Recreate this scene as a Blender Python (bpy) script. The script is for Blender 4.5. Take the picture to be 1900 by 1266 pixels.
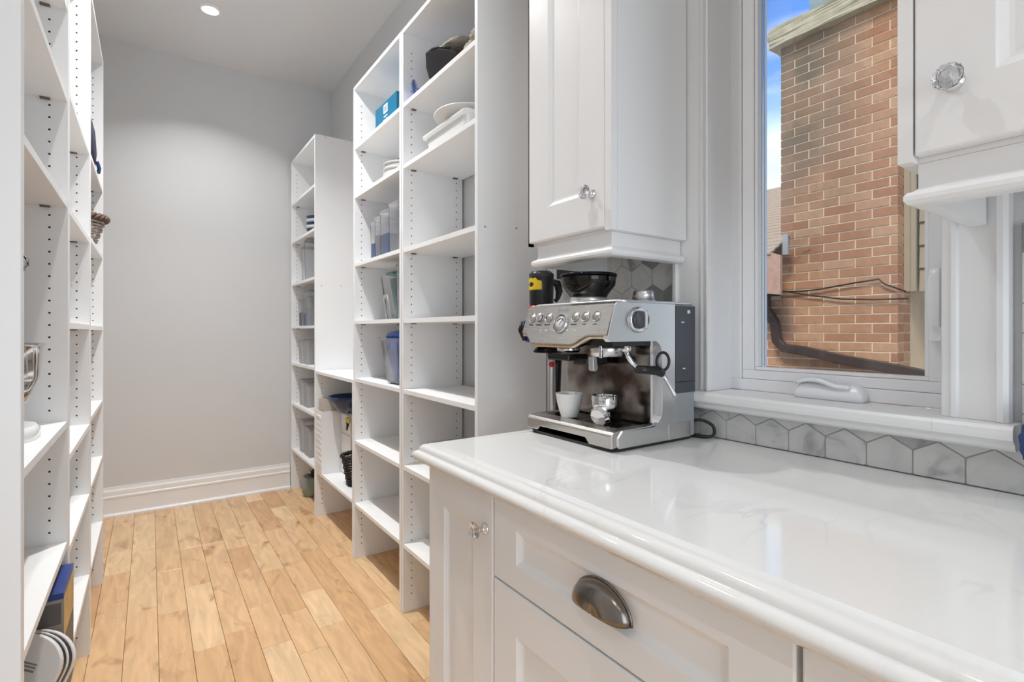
import bpy, bmesh, math, random
from mathutils import Vector, Matrix
R = random.Random(7)
PI = math.pi
sc = bpy.context.scene
for o in list(bpy.data.objects): bpy.data.objects.remove(o)
COL = sc.collection

# ------------------------------------------------------------------ camera
cam = bpy.data.cameras.new('camera'); camo = bpy.data.objects.new('camera', cam); COL.objects.link(camo)
camo.location = (0, 0, 1.18); camo.rotation_euler = (PI/2, 0, -math.radians(35.0))
cam.sensor_width = 36; cam.lens = 36*960/1900; cam.shift_y = -19/1900; cam.clip_start = .02
sc.camera = camo
# ------------------------------------------------------------------ world
W = bpy.data.worlds.new('sky'); sc.world = W; W.use_nodes = True
nt = W.node_tree; nt.nodes.clear()
def N(t, **k):
    n = nt.nodes.new(t)
    for a, b in k.items(): setattr(n, a, b)
    return n
out = N('ShaderNodeOutputWorld'); bg = N('ShaderNodeBackground'); tc = N('ShaderNodeTexCoord')
sep = N('ShaderNodeSeparateXYZ'); ramp = N('ShaderNodeValToRGB'); noi = N('ShaderNodeTexNoise'); cr = N('ShaderNodeValToRGB')
mix = N('ShaderNodeMixRGB'); mp = N('ShaderNodeMapping')
e = ramp.color_ramp.elements
e[0].position = 0.0; e[0].color = (.80, .86, .93, 1); e[1].position = .62; e[1].color = (.10, .27, .80, 1)
for p, c in ((.25, (.78, .87, .97, 1)), (.33, (.42, .64, .93, 1)), (.41, (.17, .36, .84, 1)), (.50, (.12, .30, .82, 1))):
    q = e.new(p); q.color = c
mp.inputs['Scale'].default_value = (1, 1, 3.2)
noi.inputs['Scale'].default_value = 2.6; noi.inputs['Detail'].default_value = 7
cr.color_ramp.elements[0].position = .52; cr.color_ramp.elements[1].position = .75
mix.inputs[2].default_value = (.95, .97, 1, 1)
nt.links.new(tc.outputs['Generated'], sep.inputs[0]); nt.links.new(sep.outputs[2], ramp.inputs[0])
nt.links.new(tc.outputs['Generated'], mp.inputs[0]); nt.links.new(mp.outputs[0], noi.inputs['Vector'])
nt.links.new(noi.outputs[0], cr.inputs[0]); nt.links.new(cr.outputs[0], mix.inputs[0])
nt.links.new(ramp.outputs[0], mix.inputs[1]); nt.links.new(mix.outputs[0], bg.inputs[0]); nt.links.new(bg.outputs[0], out.inputs[0])
bg.inputs[1].default_value = 1.28
# ------------------------------------------------------------------ lights
def light(name, kind, loc, power, color=(1, 1, 1), rot=(0, 0, 0), **k):
    l = bpy.data.lights.new(name, kind); l.energy = power; l.color = color
    for a, b in k.items(): setattr(l, a, b)
    o = bpy.data.objects.new(name, l); COL.objects.link(o); o.location = loc; o.rotation_euler = rot
    return o
light('sun', 'SUN', (0, 0, 8), 2.6, (1, .94, .86), tuple(Vector((.62, .14, -.77)).to_track_quat('-Z', 'Y').to_euler()), angle=math.radians(16))
light('back_fill_light', 'AREA', (-.10, -2.33, 1.25), 24, (.80, .90, 1), (-PI/2, 0, PI), shape='RECTANGLE', size=1.9, size_y=2.1)  # added bluish fill lamp behind the viewer, out of view
LAMPS = [(.287, 3.457), (.287, 2.25), (.10, 1.0), (.20, -.85), (-.95, -.35), (-.95, -1.6)]  # unseen aisle fixture and both left-side ones are added for brightness
LAMP_W = [8, 17.5, 4.5, 4.5, 4, 4]
sc.view_settings.view_transform = 'Standard'; sc.view_settings.look = 'None'
sc.view_settings.exposure = 0.2; sc.view_settings.gamma = 1; sc.view_settings.use_curve_mapping = False
sc.cycles.use_denoising = True
sc.cycles.max_bounces = 10; sc.cycles.diffuse_bounces = 6; sc.cycles.transparent_max_bounces = 16
sc.cycles.sample_clamp_indirect = 6

# ------------------------------------------------------------------ materials
def newmat(name):
    m = bpy.data.materials.new(name); m.use_nodes = True
    return m, m.node_tree, m.node_tree.nodes['Principled BSDF']
def simple(name, col, rough=.5, metal=0, noise=0, nscale=8, bump=0, bscale=200, **k):
    m, t, b = newmat(name)
    b.inputs['Base Color'].default_value = (*col, 1); b.inputs['Roughness'].default_value = rough; b.inputs['Metallic'].default_value = metal
    for a, v in k.items(): b.inputs[a.replace('_', ' ')].default_value = v
    if noise or bump:
        tcn = t.nodes.new('ShaderNodeTexCoord')
    if noise:
        n = t.nodes.new('ShaderNodeTexNoise'); n.inputs['Scale'].default_value = nscale; n.inputs['Detail'].default_value = 5
        r = t.nodes.new('ShaderNodeMapRange'); r.inputs[3].default_value = 1-noise; r.inputs[4].default_value = 1+noise
        x = t.nodes.new('ShaderNodeMixRGB'); x.blend_type = 'MULTIPLY'; x.inputs[0].default_value = 1; x.inputs[1].default_value = (*col, 1)
        t.links.new(tcn.outputs['Object'], n.inputs['Vector']); t.links.new(n.outputs[0], r.inputs[0]); t.links.new(r.outputs[0], x.inputs[2]); t.links.new(x.outputs[0], b.inputs['Base Color'])
    if bump:
        n = t.nodes.new('ShaderNodeTexNoise'); n.inputs['Scale'].default_value = bscale
        u = t.nodes.new('ShaderNodeBump'); u.inputs['Strength'].default_value = bump; u.inputs['Distance'].default_value = .002
        t.links.new(tcn.outputs['Object'], n.inputs['Vector']); t.links.new(n.outputs[0], u.inputs['Height']); t.links.new(u.outputs[0], b.inputs['Normal'])
    return m
M = {}
M['wall'] = simple('wall_paint', (.66, .665, .67), .7, noise=.015, nscale=2, bump=.08)
M['ceiling'] = simple('ceiling_paint', (.76, .765, .77), .8)
M['cab'] = simple('cabinet_white', (.845, .845, .845), .32)
M['trim'] = simple('trim_white', (.86, .865, .87), .3)
M['vinyl'] = simple('window_vinyl', (.88, .89, .91), .28)
M['shelf'] = simple('shelf_melamine', (.875, .88, .885), .42, noise=.01, nscale=30)
M['hole'] = simple('hole_dark', (.015, .013, .012), .9)
M['clip'] = simple('clip_bronze', (.16, .12, .08), .5)
M['chrome'] = simple('chrome', (.75, .75, .76), .08, 1)
M['nickel'] = simple('dark_nickel', (.24, .22, .20), .24, 1)
M['black'] = simple('black_plastic', (.012, .012, .013), .3)
M['blackgloss'] = simple('black_gloss', (.006, .006, .008), .12, Specular_IOR_Level=.18)
M['grey'] = simple('grey_plastic', (.055, .062, .075), .4)
M['greyl'] = simple('light_grey_plastic', (.32, .34, .36), .45)
M['ceramic'] = simple('white_ceramic', (.80, .80, .79), .12)
M['ceramic_dull'] = simple('white_ceramic_matt', (.74, .73, .71), .3)
M['yellow'] = simple('yellow_label', (.85, .60, .02), .4)
M['red'] = simple('red_plastic', (.75, .02, .01), .3)
M['blue'] = simple('blue_plastic', (.02, .05, .30), .3)
M['royal'] = simple('royal_blue_plastic', (.005, .11, .58), .3)
M['navy'] = simple('navy_cloth', (.012, .016, .05), .8, noise=.3, nscale=60)
M['navyb'] = simple('navy_enamel', (.02, .045, .12), .15)
M['teal'] = simple('teal_card', (.0, .15, .28), .45)
M['tealp'] = simple('teal_plastic', (.0, .17, .19), .25)
M['paper'] = simple('print_white', (.75, .80, .82), .6)
M['label_grey'] = simple('label_grey_print', (.25, .25, .26), .6)
M['beige'] = simple('beige_cloth', (.42, .37, .31), .9, noise=.25, nscale=40, bump=.6, bscale=120)
M['brownwick'] = simple('brown_wicker', (.10, .055, .035), .6, noise=.4, nscale=90)
M['tanwick'] = simple('grey_wicker', (.46, .40, .35), .7, noise=.3, nscale=90)
M['blackwick'] = simple('black_wicker', (.015, .012, .011), .45, noise=.4, nscale=90)
M['brown'] = simple('brown_downspout', (.055, .032, .022), .35)
M['cord'] = simple('black_cord', (.01, .01, .01), .45)
M['concrete'] = simple('cap_concrete', (.50, .43, .28), .9, noise=.35, nscale=14, bump=1, bscale=60)
M['mortar'] = simple('mortar', (.78, .62, .42), .95, noise=.12, nscale=30, bump=.6, bscale=90)
M['flue'] = simple('flue_clay', (.42, .50, .50), .8, noise=.2, nscale=12)
M['siding'] = simple('beige_siding', (.42, .34, .22), .6, noise=.06)
M['fascia'] = simple('pink_board', (.55, .33, .23), .8, noise=.25, nscale=25)
M['shingle'] = simple('roof_shingle', (.50, .38, .26), .95, noise=.2, nscale=40)
M['galv'] = simple('galvanised_metal', (.40, .42, .39), .6)
M['soil'] = simple('gravel_ground', (.22, .19, .15), .95, noise=.3, nscale=10)
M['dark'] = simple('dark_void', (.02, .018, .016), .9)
M['leaf'] = simple('dark_leaf', (.05, .09, .04), .5)
M['sage'] = simple('sage_bag', (.22, .27, .24), .35)
M['boxgrey'] = simple('box_grey_print', (.30, .29, .28), .5, noise=.35, nscale=7)
M['boxdark'] = simple('box_dark_print', (.12, .11, .11), .5, noise=.3, nscale=12)
M['gold'] = simple('gold_print', (.55, .36, .12), .4, noise=.5, nscale=22)
M['rust'] = simple('berry_print', (.13, .035, .025), .5, noise=.5, nscale=60)
M['bottleblue'] = simple('blue_terry', (.03, .07, .20), .95, noise=.4, nscale=70, bump=1, bscale=150)
M['dial'] = simple('gauge_face', (.82, .83, .82), .4)
def emis(name, col, s):
    m, t, b = newmat(name); b.inputs['Emission Color'].default_value = (*col, 1); b.inputs['Emission Strength'].default_value = s
    return m
M['lamp'] = emis('lamp_lens', (1, .97, .92), 9)
def steel(name, col=(.56, .56, .56), rough=.26, stretch=(1, 60, 60), amt=.02):
    m, t, b = newmat(name); b.inputs['Metallic'].default_value = 1; b.inputs['Base Color'].default_value = (*col, 1)
    tcn = t.nodes.new('ShaderNodeTexCoord'); mpn = t.nodes.new('ShaderNodeMapping'); mpn.inputs['Scale'].default_value = stretch
    n = t.nodes.new('ShaderNodeTexNoise'); n.inputs['Scale'].default_value = 12; n.inputs['Detail'].default_value = 4
    r = t.nodes.new('ShaderNodeMapRange'); r.inputs[3].default_value = rough-amt; r.inputs[4].default_value = rough+amt
    bu = t.nodes.new('ShaderNodeBump'); bu.inputs['Strength'].default_value = .006; bu.inputs['Distance'].default_value = .0003
    t.links.new(tcn.outputs['Object'], mpn.inputs[0]); t.links.new(mpn.outputs[0], n.inputs['Vector'])
    t.links.new(n.outputs[0], r.inputs[0]); t.links.new(r.outputs[0], b.inputs['Roughness']); t.links.new(n.outputs[0], bu.inputs['Height']); t.links.new(bu.outputs[0], b.inputs['Normal'])
    return m
M['steel'] = steel('brushed_steel', (.70, .70, .71), .30, (3, 3, 90))
M['steelh'] = steel('brushed_steel_panel', (.60, .58, .55), .27, (90, 3, 90))
M['steelw'] = steel('warm_polished_steel', (.52, .44, .33), .14, (5, 5, 5), .06)
M['steeld'] = steel('steel_painted_reflections', (.30, .25, .21), .16, (4, 4, 4), .08)
_t = M['steeld'].node_tree; _n = _t.nodes.new('ShaderNodeTexNoise'); _n.inputs['Scale'].default_value = 9; _n.inputs['Detail'].default_value = 5; _c = _t.nodes.new('ShaderNodeTexCoord')  # noise colour paints dark blotchy reflections into the steel
_r = _t.nodes.new('ShaderNodeValToRGB'); _r.color_ramp.elements[0].position = .35; _r.color_ramp.elements[0].color = (.10, .07, .055, 1); _r.color_ramp.elements[1].position = .62; _r.color_ramp.elements[1].color = (.50, .47, .44, 1)
_t.links.new(_c.outputs['Object'], _n.inputs['Vector']); _t.links.new(_n.outputs[0], _r.inputs[0]); _t.links.new(_r.outputs[0], _t.nodes['Principled BSDF'].inputs['Base Color'])
M['steelt'] = steel('bright_steel_rim', (.80, .80, .80), .35, (5, 5, 5), .03)
def glassmat(name, tint=(1, 1, 1), gloss=1.0, diffuse=0, dcol=(.8, .8, .8), ior=1.5, rough=0.0):
    m = bpy.data.materials.new(name); m.use_nodes = True; t = m.node_tree; t.nodes.clear()
    o = t.nodes.new('ShaderNodeOutputMaterial'); tr = t.nodes.new('ShaderNodeBsdfTransparent'); gl = t.nodes.new('ShaderNodeBsdfGlossy')
    fr = t.nodes.new('ShaderNodeFresnel'); fr.inputs[0].default_value = ior; mx = t.nodes.new('ShaderNodeMixShader')
    tr.inputs[0].default_value = (*tint, 1); gl.inputs['Roughness'].default_value = rough; gl.inputs[0].default_value = (gloss,)*3+(1,)
    base = tr
    if diffuse:
        df = t.nodes.new('ShaderNodeBsdfDiffuse'); df.inputs[0].default_value = (*dcol, 1); m2 = t.nodes.new('ShaderNodeMixShader'); m2.inputs[0].default_value = diffuse
        tl = t.nodes.new('ShaderNodeBsdfTranslucent'); tl.inputs[0].default_value = (*dcol, 1); m3 = t.nodes.new('ShaderNodeMixShader'); t.links.new(df.outputs[0], m3.inputs[1]); t.links.new(tl.outputs[0], m3.inputs[2])
        t.links.new(tr.outputs[0], m2.inputs[1]); t.links.new(m3.outputs[0], m2.inputs[2]); base = m2
    t.links.new(fr.outputs[0], mx.inputs[0]); t.links.new(base.outputs[0], mx.inputs[1]); t.links.new(gl.outputs[0], mx.inputs[2]); t.links.new(mx.outputs[0], o.inputs[0])
    return m
M['pane'] = glassmat('window_pane', (.97, .985, .98), .6)
M['clear'] = glassmat('clear_plastic', (.99, .99, .995), .6, .22, (.93, .94, .97), 1.3, .08)
M['frost'] = glassmat('frosted_plastic', (.98, .98, .985), .5, .55, (.92, .92, .94), 1.3, .25)
M['bluetint'] = glassmat('blue_tinted_plastic', (.25, .50, .90), .6, .85, (.05, .30, .85), 1.3, .08)
M['tealtint'] = glassmat('teal_tinted_plastic', (.1, .6, .6), .6, .9, (.0, .42, .45), 1.35, .08)
M['blueglass'] = glassmat('blue_glass', (.60, .70, .97), 1, .50, (.35, .45, .85))
M['smoke'] = glassmat('smoked_hopper', (.16, .15, .15), .9, .25, (.03, .025, .02), 1.5, .03)
M['crystal'] = simple('crystal', (.96, .97, 1), .0, Transmission_Weight=1.0, IOR=1.62)

def quartz():
    m, t, b = newmat('white_quartz'); L = t.links.new
    b.inputs['Roughness'].default_value = .07; b.inputs['IOR'].default_value = 1.55
    tcn = t.nodes.new('ShaderNodeTexCoord'); mpn = t.nodes.new('ShaderNodeMapping'); mpn.inputs['Rotation'].default_value = (0, 0, .9); mpn.inputs['Scale'].default_value = (1, 2.2, 1)
    n = t.nodes.new('ShaderNodeTexNoise'); n.inputs['Scale'].default_value = 2.2; n.inputs['Detail'].default_value = 8; n.inputs['Distortion'].default_value = 1.4
    a = t.nodes.new('ShaderNodeMath'); a.operation = 'SUBTRACT'; a.inputs[1].default_value = .5
    c = t.nodes.new('ShaderNodeMath'); c.operation = 'ABSOLUTE'
    r = t.nodes.new('ShaderNodeValToRGB'); r.color_ramp.elements[0].color = (.71, .705, .70, 1); r.color_ramp.elements[1].color = (.80, .80, .79, 1); r.color_ramp.elements[1].position = .016
    n2 = t.nodes.new('ShaderNodeTexNoise'); n2.inputs['Scale'].default_value = 3; r2 = t.nodes.new('ShaderNodeValToRGB'); r2.color_ramp.elements[0].position = .45; r2.color_ramp.elements[1].position = .62
    mx = t.nodes.new('ShaderNodeMixRGB'); mx.inputs[1].default_value = (.80, .80, .79, 1)
    L(tcn.outputs['Object'], mpn.inputs[0]); L(mpn.outputs[0], n.inputs['Vector']); L(n.outputs[0], a.inputs[0]); L(a.outputs[0], c.inputs[0]); L(c.outputs[0], r.inputs[0])
    L(tcn.outputs['Object'], n2.inputs['Vector']); L(n2.outputs[0], r2.inputs[0]); L(r2.outputs[0], mx.inputs[0]); L(r.outputs[0], mx.inputs[2]); L(mx.outputs[0], b.inputs['Base Color'])
    return m
M['quartz'] = quartz()
def marble():
    m, t, b = newmat('honed_marble'); L = t.links.new
    b.inputs['Roughness'].default_value = .3
    tcn = t.nodes.new('ShaderNodeTexCoord'); oi = t.nodes.new('ShaderNodeObjectInfo'); ad = t.nodes.new('ShaderNodeVectorMath'); ad.operation = 'ADD'
    sc_ = t.nodes.new('ShaderNodeVectorMath'); sc_.operation = 'SCALE'; sc_.inputs['Scale'].default_value = 37
    cmb = t.nodes.new('ShaderNodeCombineXYZ')
    n = t.nodes.new('ShaderNodeTexNoise'); n.inputs['Scale'].default_value = 9; n.inputs['Detail'].default_value = 7; n.inputs['Distortion'].default_value = 2.2
    r = t.nodes.new('ShaderNodeValToRGB'); e = r.color_ramp.elements; e[0].position = .28; e[0].color = (.36, .36, .36, 1); e[1].position = .55; e[1].color = (.70, .70, .68, 1)
    q = e.new(.40); q.color = (.62, .62, .61, 1)
    tone = t.nodes.new('ShaderNodeValToRGB'); te = tone.color_ramp.elements; te[0].position = 0; te[0].color = (.42, .42, .43, 1); te[1].position = .2; te[1].color = (1, 1, 1, 1)
    te2 = te.new(.12); te2.color = (.55, .55, .56, 1)
    mx = t.nodes.new('ShaderNodeMixRGB'); mx.blend_type = 'MULTIPLY'; mx.inputs[0].default_value = 1
    L(oi.outputs['Random'], cmb.inputs[0]); L(oi.outputs['Random'], cmb.inputs[2]); L(cmb.outputs[0], sc_.inputs[0]); L(tcn.outputs['Object'], ad.inputs[0]); L(sc_.outputs[0], ad.inputs[1])
    L(ad.outputs[0], n.inputs['Vector']); L(n.outputs[0], r.inputs[0]); L(oi.outputs['Random'], tone.inputs[0]); L(r.outputs[0], mx.inputs[1]); L(tone.outputs[0], mx.inputs[2]); L(mx.outputs[0], b.inputs['Base Color'])
    return m
M['marble'] = marble()
M['grout'] = simple('grey_grout', (.46, .455, .44), .9)
def maple():
    m, t, b = newmat('maple_plank'); L = t.links.new
    b.inputs['Roughness'].default_value = .27
    tcn = t.nodes.new('ShaderNodeTexCoord'); oi = t.nodes.new('ShaderNodeObjectInfo')
    cmb = t.nodes.new('ShaderNodeCombineXYZ'); s = t.nodes.new('ShaderNodeVectorMath'); s.operation = 'SCALE'; s.inputs['Scale'].default_value = 53
    ad = t.nodes.new('ShaderNodeVectorMath'); mpn = t.nodes.new('ShaderNodeMapping'); mpn.inputs['Scale'].default_value = (9, 1.3, 1)
    n = t.nodes.new('ShaderNodeTexNoise'); n.inputs['Scale'].default_value = 3.4; n.inputs['Detail'].default_value = 7; n.inputs['Distortion'].default_value = .9
    n2 = t.nodes.new('ShaderNodeTexNoise'); n2.inputs['Scale'].default_value = 4.2; n2.inputs['Detail'].default_value = 3; n2.inputs['Distortion'].default_value = .8
    base = t.nodes.new('ShaderNodeValToRGB'); be = base.color_ramp.elements
    be[0].position = 0; be[0].color = (.60, .345, .165, 1); be[1].position = 1; be[1].color = (.80, .565, .335, 1)
    for p, c in ((.15, (.68, .43, .225, 1)), (.5, (.73, .48, .265, 1)), (.8, (.77, .53, .305, 1))): q = be.new(p); q.color = c
    g = t.nodes.new('ShaderNodeMapRange'); g.inputs[1].default_value = .3; g.inputs[2].default_value = .7; g.inputs[3].default_value = .84; g.inputs[4].default_value = 1.10
    kn = t.nodes.new('ShaderNodeValToRGB'); kn.color_ramp.elements[0].position = .60; kn.color_ramp.elements[0].color = (1, 1, 1, 1); kn.color_ramp.elements[1].position = .78; kn.color_ramp.elements[1].color = (.48, .36, .26, 1)
    m1 = t.nodes.new('ShaderNodeMixRGB'); m1.blend_type = 'MULTIPLY'; m1.inputs[0].default_value = 1; m2 = t.nodes.new('ShaderNodeMixRGB'); m2.blend_type = 'MULTIPLY'; m2.inputs[0].default_value = 1
    mp2 = t.nodes.new('ShaderNodeMapping'); mp2.inputs['Scale'].default_value = (2.2, 1, 1)
    L(oi.outputs['Random'], cmb.inputs[0]); L(oi.outputs['Random'], cmb.inputs[1]); L(cmb.outputs[0], s.inputs[0]); L(tcn.outputs['Object'], ad.inputs[0]); L(s.outputs[0], ad.inputs[1])
    L(ad.outputs[0], mpn.inputs[0]); L(mpn.outputs[0], n.inputs['Vector']); L(ad.outputs[0], mp2.inputs[0]); L(mp2.outputs[0], n2.inputs['Vector'])
    L(oi.outputs['Random'], base.inputs[0]); L(n.outputs[0], g.inputs[0]); L(n2.outputs[0], kn.inputs[0])
    L(base.outputs[0], m1.inputs[1]); L(g.outputs[0], m1.inputs[2]); L(m1.outputs[0], m2.inputs[1]); L(kn.outputs[0], m2.inputs[2]); L(m2.outputs[0], b.inputs['Base Color'])
    return m
M['maple'] = maple()
def brickm():
    m, t, b = newmat('clay_brick'); L = t.links.new
    b.inputs['Roughness'].default_value = .9
    tcn = t.nodes.new('ShaderNodeTexCoord'); oi = t.nodes.new('ShaderNodeObjectInfo'); geo = t.nodes.new('ShaderNodeNewGeometry')
    base = t.nodes.new('ShaderNodeValToRGB'); be = base.color_ramp.elements
    be[0].color = (.42, .19, .092, 1); be[1].color = (.56, .32, .17, 1); q = be.new(.5); q.color = (.49, .25, .127, 1)
    n = t.nodes.new('ShaderNodeTexNoise'); n.inputs['Scale'].default_value = 30; n.inputs['Detail'].default_value = 8
    g = t.nodes.new('ShaderNodeMapRange'); g.inputs[3].default_value = .72; g.inputs[4].default_value = 1.28
    m1 = t.nodes.new('ShaderNodeMixRGB'); m1.blend_type = 'MULTIPLY'; m1.inputs[0].default_value = 1
    # weather stain: soot and lichen towards the top and the far corner of the stack
    sp = t.nodes.new('ShaderNodeSeparateXYZ'); zr = t.nodes.new('ShaderNodeMapRange'); zr.inputs[1].default_value = 1.5; zr.inputs[2].default_value = 2.9
    yr = t.nodes.new('ShaderNodeMapRange'); yr.inputs[1].default_value = 1.45; yr.inputs[2].default_value = 1.95
    nl = t.nodes.new('ShaderNodeTexNoise'); nl.inputs['Scale'].default_value = 3.5; nl.inputs['Detail'].default_value = 6
    mu = t.nodes.new('ShaderNodeMath'); mu.operation = 'MULTIPLY'; mu2 = t.nodes.new('ShaderNodeMath'); mu2.operation = 'MULTIPLY'
    nr = t.nodes.new('ShaderNodeMapRange'); nr.inputs[1].default_value = .35; nr.inputs[2].default_value = .6
    m2 = t.nodes.new('ShaderNodeMixRGB'); m2.inputs[2].default_value = (.18, .135, .085, 1)
    bu = t.nodes.new('ShaderNodeBump'); bu.inputs['Strength'].default_value = .8; bu.inputs['Distance'].default_value = .004
    L(tcn.outputs['Object'], n.inputs['Vector']); L(oi.outputs['Random'], base.inputs[0]); L(n.outputs[0], g.inputs[0]); L(base.outputs[0], m1.inputs[1]); L(g.outputs[0], m1.inputs[2])
    L(geo.outputs['Position'], sp.inputs[0]); L(sp.outputs[2], zr.inputs[0]); L(sp.outputs[1], yr.inputs[0]); L(geo.outputs['Position'], nl.inputs['Vector']); L(nl.outputs[0], nr.inputs[0])
    L(zr.outputs[0], mu.inputs[0]); L(yr.outputs[0], mu.inputs[1]); L(mu.outputs[0], mu2.inputs[0]); mx = t.nodes.new('ShaderNodeMath'); mx.operation = 'MULTIPLY_ADD'; mx.inputs[1].default_value = .55; mx.inputs[2].default_value = .5
    L(nr.outputs[0], mx.inputs[0]); L(mx.outputs[0], mu2.inputs[1]); L(mu2.outputs[0], m2.inputs[0]); L(m1.outputs[0], m2.inputs[1]); L(m2.outputs[0], b.inputs['Base Color'])
    L(n.outputs[0], bu.inputs['Height']); L(bu.outputs[0], b.inputs['Normal'])
    return m
M['brick'] = brickm()

# ------------------------------------------------------------------ mesh helpers
class MB:
    def __init__(s): s.b = bmesh.new()
    def box(s, x0, x1, y0, y1, z0, z1, rot=None, piv=None):
        vs = [s.b.verts.new((x, y, z)) for x in (x0, x1) for y in (y0, y1) for z in (z0, z1)]
        for f in ((0, 1, 3, 2), (4, 6, 7, 5), (0, 4, 5, 1), (2, 3, 7, 6), (0, 2, 6, 4), (1, 5, 7, 3)): s.b.faces.new([vs[i] for i in f])
        if rot is not None:
            p = Vector(piv if piv else ((x0+x1)/2, (y0+y1)/2, (z0+z1)/2))
            for v in vs: v.co = p + rot @ (v.co-p)
        return s
    def grid(s, rows, closed=False, cap0=False, cap1=False, smooth=False):
        V = [[s.b.verts.new(p) for p in r] for r in rows]; n = len(V[0])
        for i in range(len(V)-1):
            for j in range(n if closed else n-1):
                k = (j+1) % n
                f = s.b.faces.new([V[i][j], V[i][k], V[i+1][k], V[i+1][j]]); f.smooth = smooth
        if cap0: s.b.faces.new(V[0])
        if cap1: s.b.faces.new(V[-1][::-1])
        return s
    def prism(s, poly, a0, a1, axis='y'):
        # poly in the plane of the two other axes (x,z) for y, (y,z) for x, (x,y) for z
        f = {'y': lambda p, a: (p[0], a, p[1]), 'x': lambda p, a: (a, p[0], p[1]), 'z': lambda p, a: (p[0], p[1], a)}[axis]
        return s.grid([[f(p, a0) for p in poly], [f(p, a1) for p in poly]], True, True, True)
    def lathe(s, prof, c=(0, 0, 0), ax=(0, 0, 1), n=24, smooth=True, cap=True):
        ax = Vector(ax).normalized(); q = Vector((0, 0, 1)).rotation_difference(ax); c = Vector(c)
        rows = [[c+q @ Vector((r*math.cos(2*PI*k/n), r*math.sin(2*PI*k/n), z)) for k in range(n)] for r, z in prof]
        return s.grid(rows, True, cap and prof[0][0] > 0, cap and prof[-1][0] > 0, smooth)
    def tube(s, pts, r, n=8, smooth=True):
        pts = [Vector(p) for p in pts]; rows = []; prev = None
        for i, p in enumerate(pts):
            d = (pts[min(i+1, len(pts)-1)]-pts[max(i-1, 0)]).normalized()
            if prev is None: u = d.orthogonal().normalized()
            else:
                u = (prev-d*prev.dot(d)); u = u.normalized() if u.length > 1e-6 else d.orthogonal().normalized()
            prev = u; v = d.cross(u); rr = r[i] if isinstance(r, (list, tuple)) else r
            rows.append([p+u*rr*math.cos(2*PI*k/n)+v*rr*math.sin(2*PI*k/n) for k in range(n)])
        return s.grid(rows, True, True, True, smooth)
    def loft(s, secs, n=5, cap0=True, cap1=True, smooth=False):
        rows = []
        for cx, cy, hx, hy, z, r in secs:
            row = []
            for q, (sx, sy) in enumerate(((1, 1), (-1, 1), (-1, -1), (1, -1))):
                for k in range(n):
                    a = PI/2*(q+k/(n-1)); row.append((cx+sx*(hx-r)+r*math.cos(a), cy+sy*(hy-r)+r*math.sin(a), z))
            rows.append(row)
        return s.grid(rows, True, cap0, cap1, smooth)
    def rings(s, O, U, V, Nn, w, h, prof):
        # nested rectangles: prof list of (inset, depth along Nn); O corner, U,V unit axes
        O, U, V, Nn = map(Vector, (O, U, V, Nn)); rows = []
        for i, d in prof:
            rows.append([O+U*a+V*b+Nn*d for a, b in ((i, i), (w-i, i), (w-i, h-i), (i, h-i))])
        return s.grid(rows, True, True, True)
    def ico(s, c, r, sub=2, sc_=(1, 1, 1), jit=0, smooth=True):
        res = bmesh.ops.create_icosphere(s.b, subdivisions=sub, radius=r)
        for v in res['verts']:
            k = 1+R.uniform(-jit, jit); v.co = Vector((v.co.x*sc_[0]*k+c[0], v.co.y*sc_[1]*k+c[1], v.co.z*sc_[2]*k+c[2]))
            for f in v.link_faces: f.smooth = smooth
        return s
    def build(s, name, mat, parent=None, bevel=0, seg=2, solid=0, kind=None, label=None, auto=False):
        bmesh.ops.recalc_face_normals(s.b, faces=s.b.faces)
        me = bpy.data.meshes.new(name)
        off = Vector(parent['_o']) if parent is not None and '_o' in parent else Vector((0, 0, 0))
        if off.length: bmesh.ops.translate(s.b, verts=s.b.verts, vec=-off)
        s.b.to_mesh(me); s.b.free(); me.materials.append(M[mat] if isinstance(mat, str) else mat)
        o = bpy.data.objects.new(name, me); COL.objects.link(o)
        if parent is not None: o.parent = parent; o['_o'] = tuple(off)
        if solid: md = o.modifiers.new('solid', 'SOLIDIFY'); md.thickness = solid; md.offset = 0
        if bevel:
            md = o.modifiers.new('bevel', 'BEVEL'); md.width = bevel; md.segments = seg; md.limit_method = 'ANGLE'; md.angle_limit = math.radians(40)
            md.harden_normals = False
        if kind: o['kind'] = kind
        if label: o['label'] = label
        return o
def spline(P, k=6):
    P = [Vector(p) for p in P]; out_ = []
    for i in range(len(P)-1):
        p0, p1, p2, p3 = P[max(i-1, 0)], P[i], P[i+1], P[min(i+2, len(P)-1)]
        for j in range(k):
            t = j/k; out_.append(.5*((2*p1)+(p2-p0)*t+(2*p0-5*p1+4*p2-p3)*t*t+(3*p1-p0-3*p2+p3)*t**3))
    return out_+[P[-1]]
def thing(name, label, cat, loc, group=None, kind=None):
    o = bpy.data.objects.new(name, None); COL.objects.link(o); o.location = loc; o['_o'] = tuple(loc); o.empty_display_size = .05
    if kind: o['kind'] = kind
    else: o['category'] = cat
    if label: o['label'] = label
    if group: o['group'] = group
    return o
def tag(o, label, cat, group=None):
    o['label'] = label; o['category'] = cat
    if group: o['group'] = group
    return o
def copy_tree(o, parent=None):
    c = o.copy(); COL.objects.link(c); c.parent = parent
    for ch in list(o.children): copy_tree(ch, c)
    return c
def struct(o): o['kind'] = 'structure'; return o
def setorigin(o, c):
    # move a parentless / zero-offset mesh's origin so its Object coordinates are its own
    o.data.transform(Matrix.Translation(-Vector(c))); o.location = Vector(c); return o

WX = 1.158   # window wall plane
LX = -.49
CZ = 3.04
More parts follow.
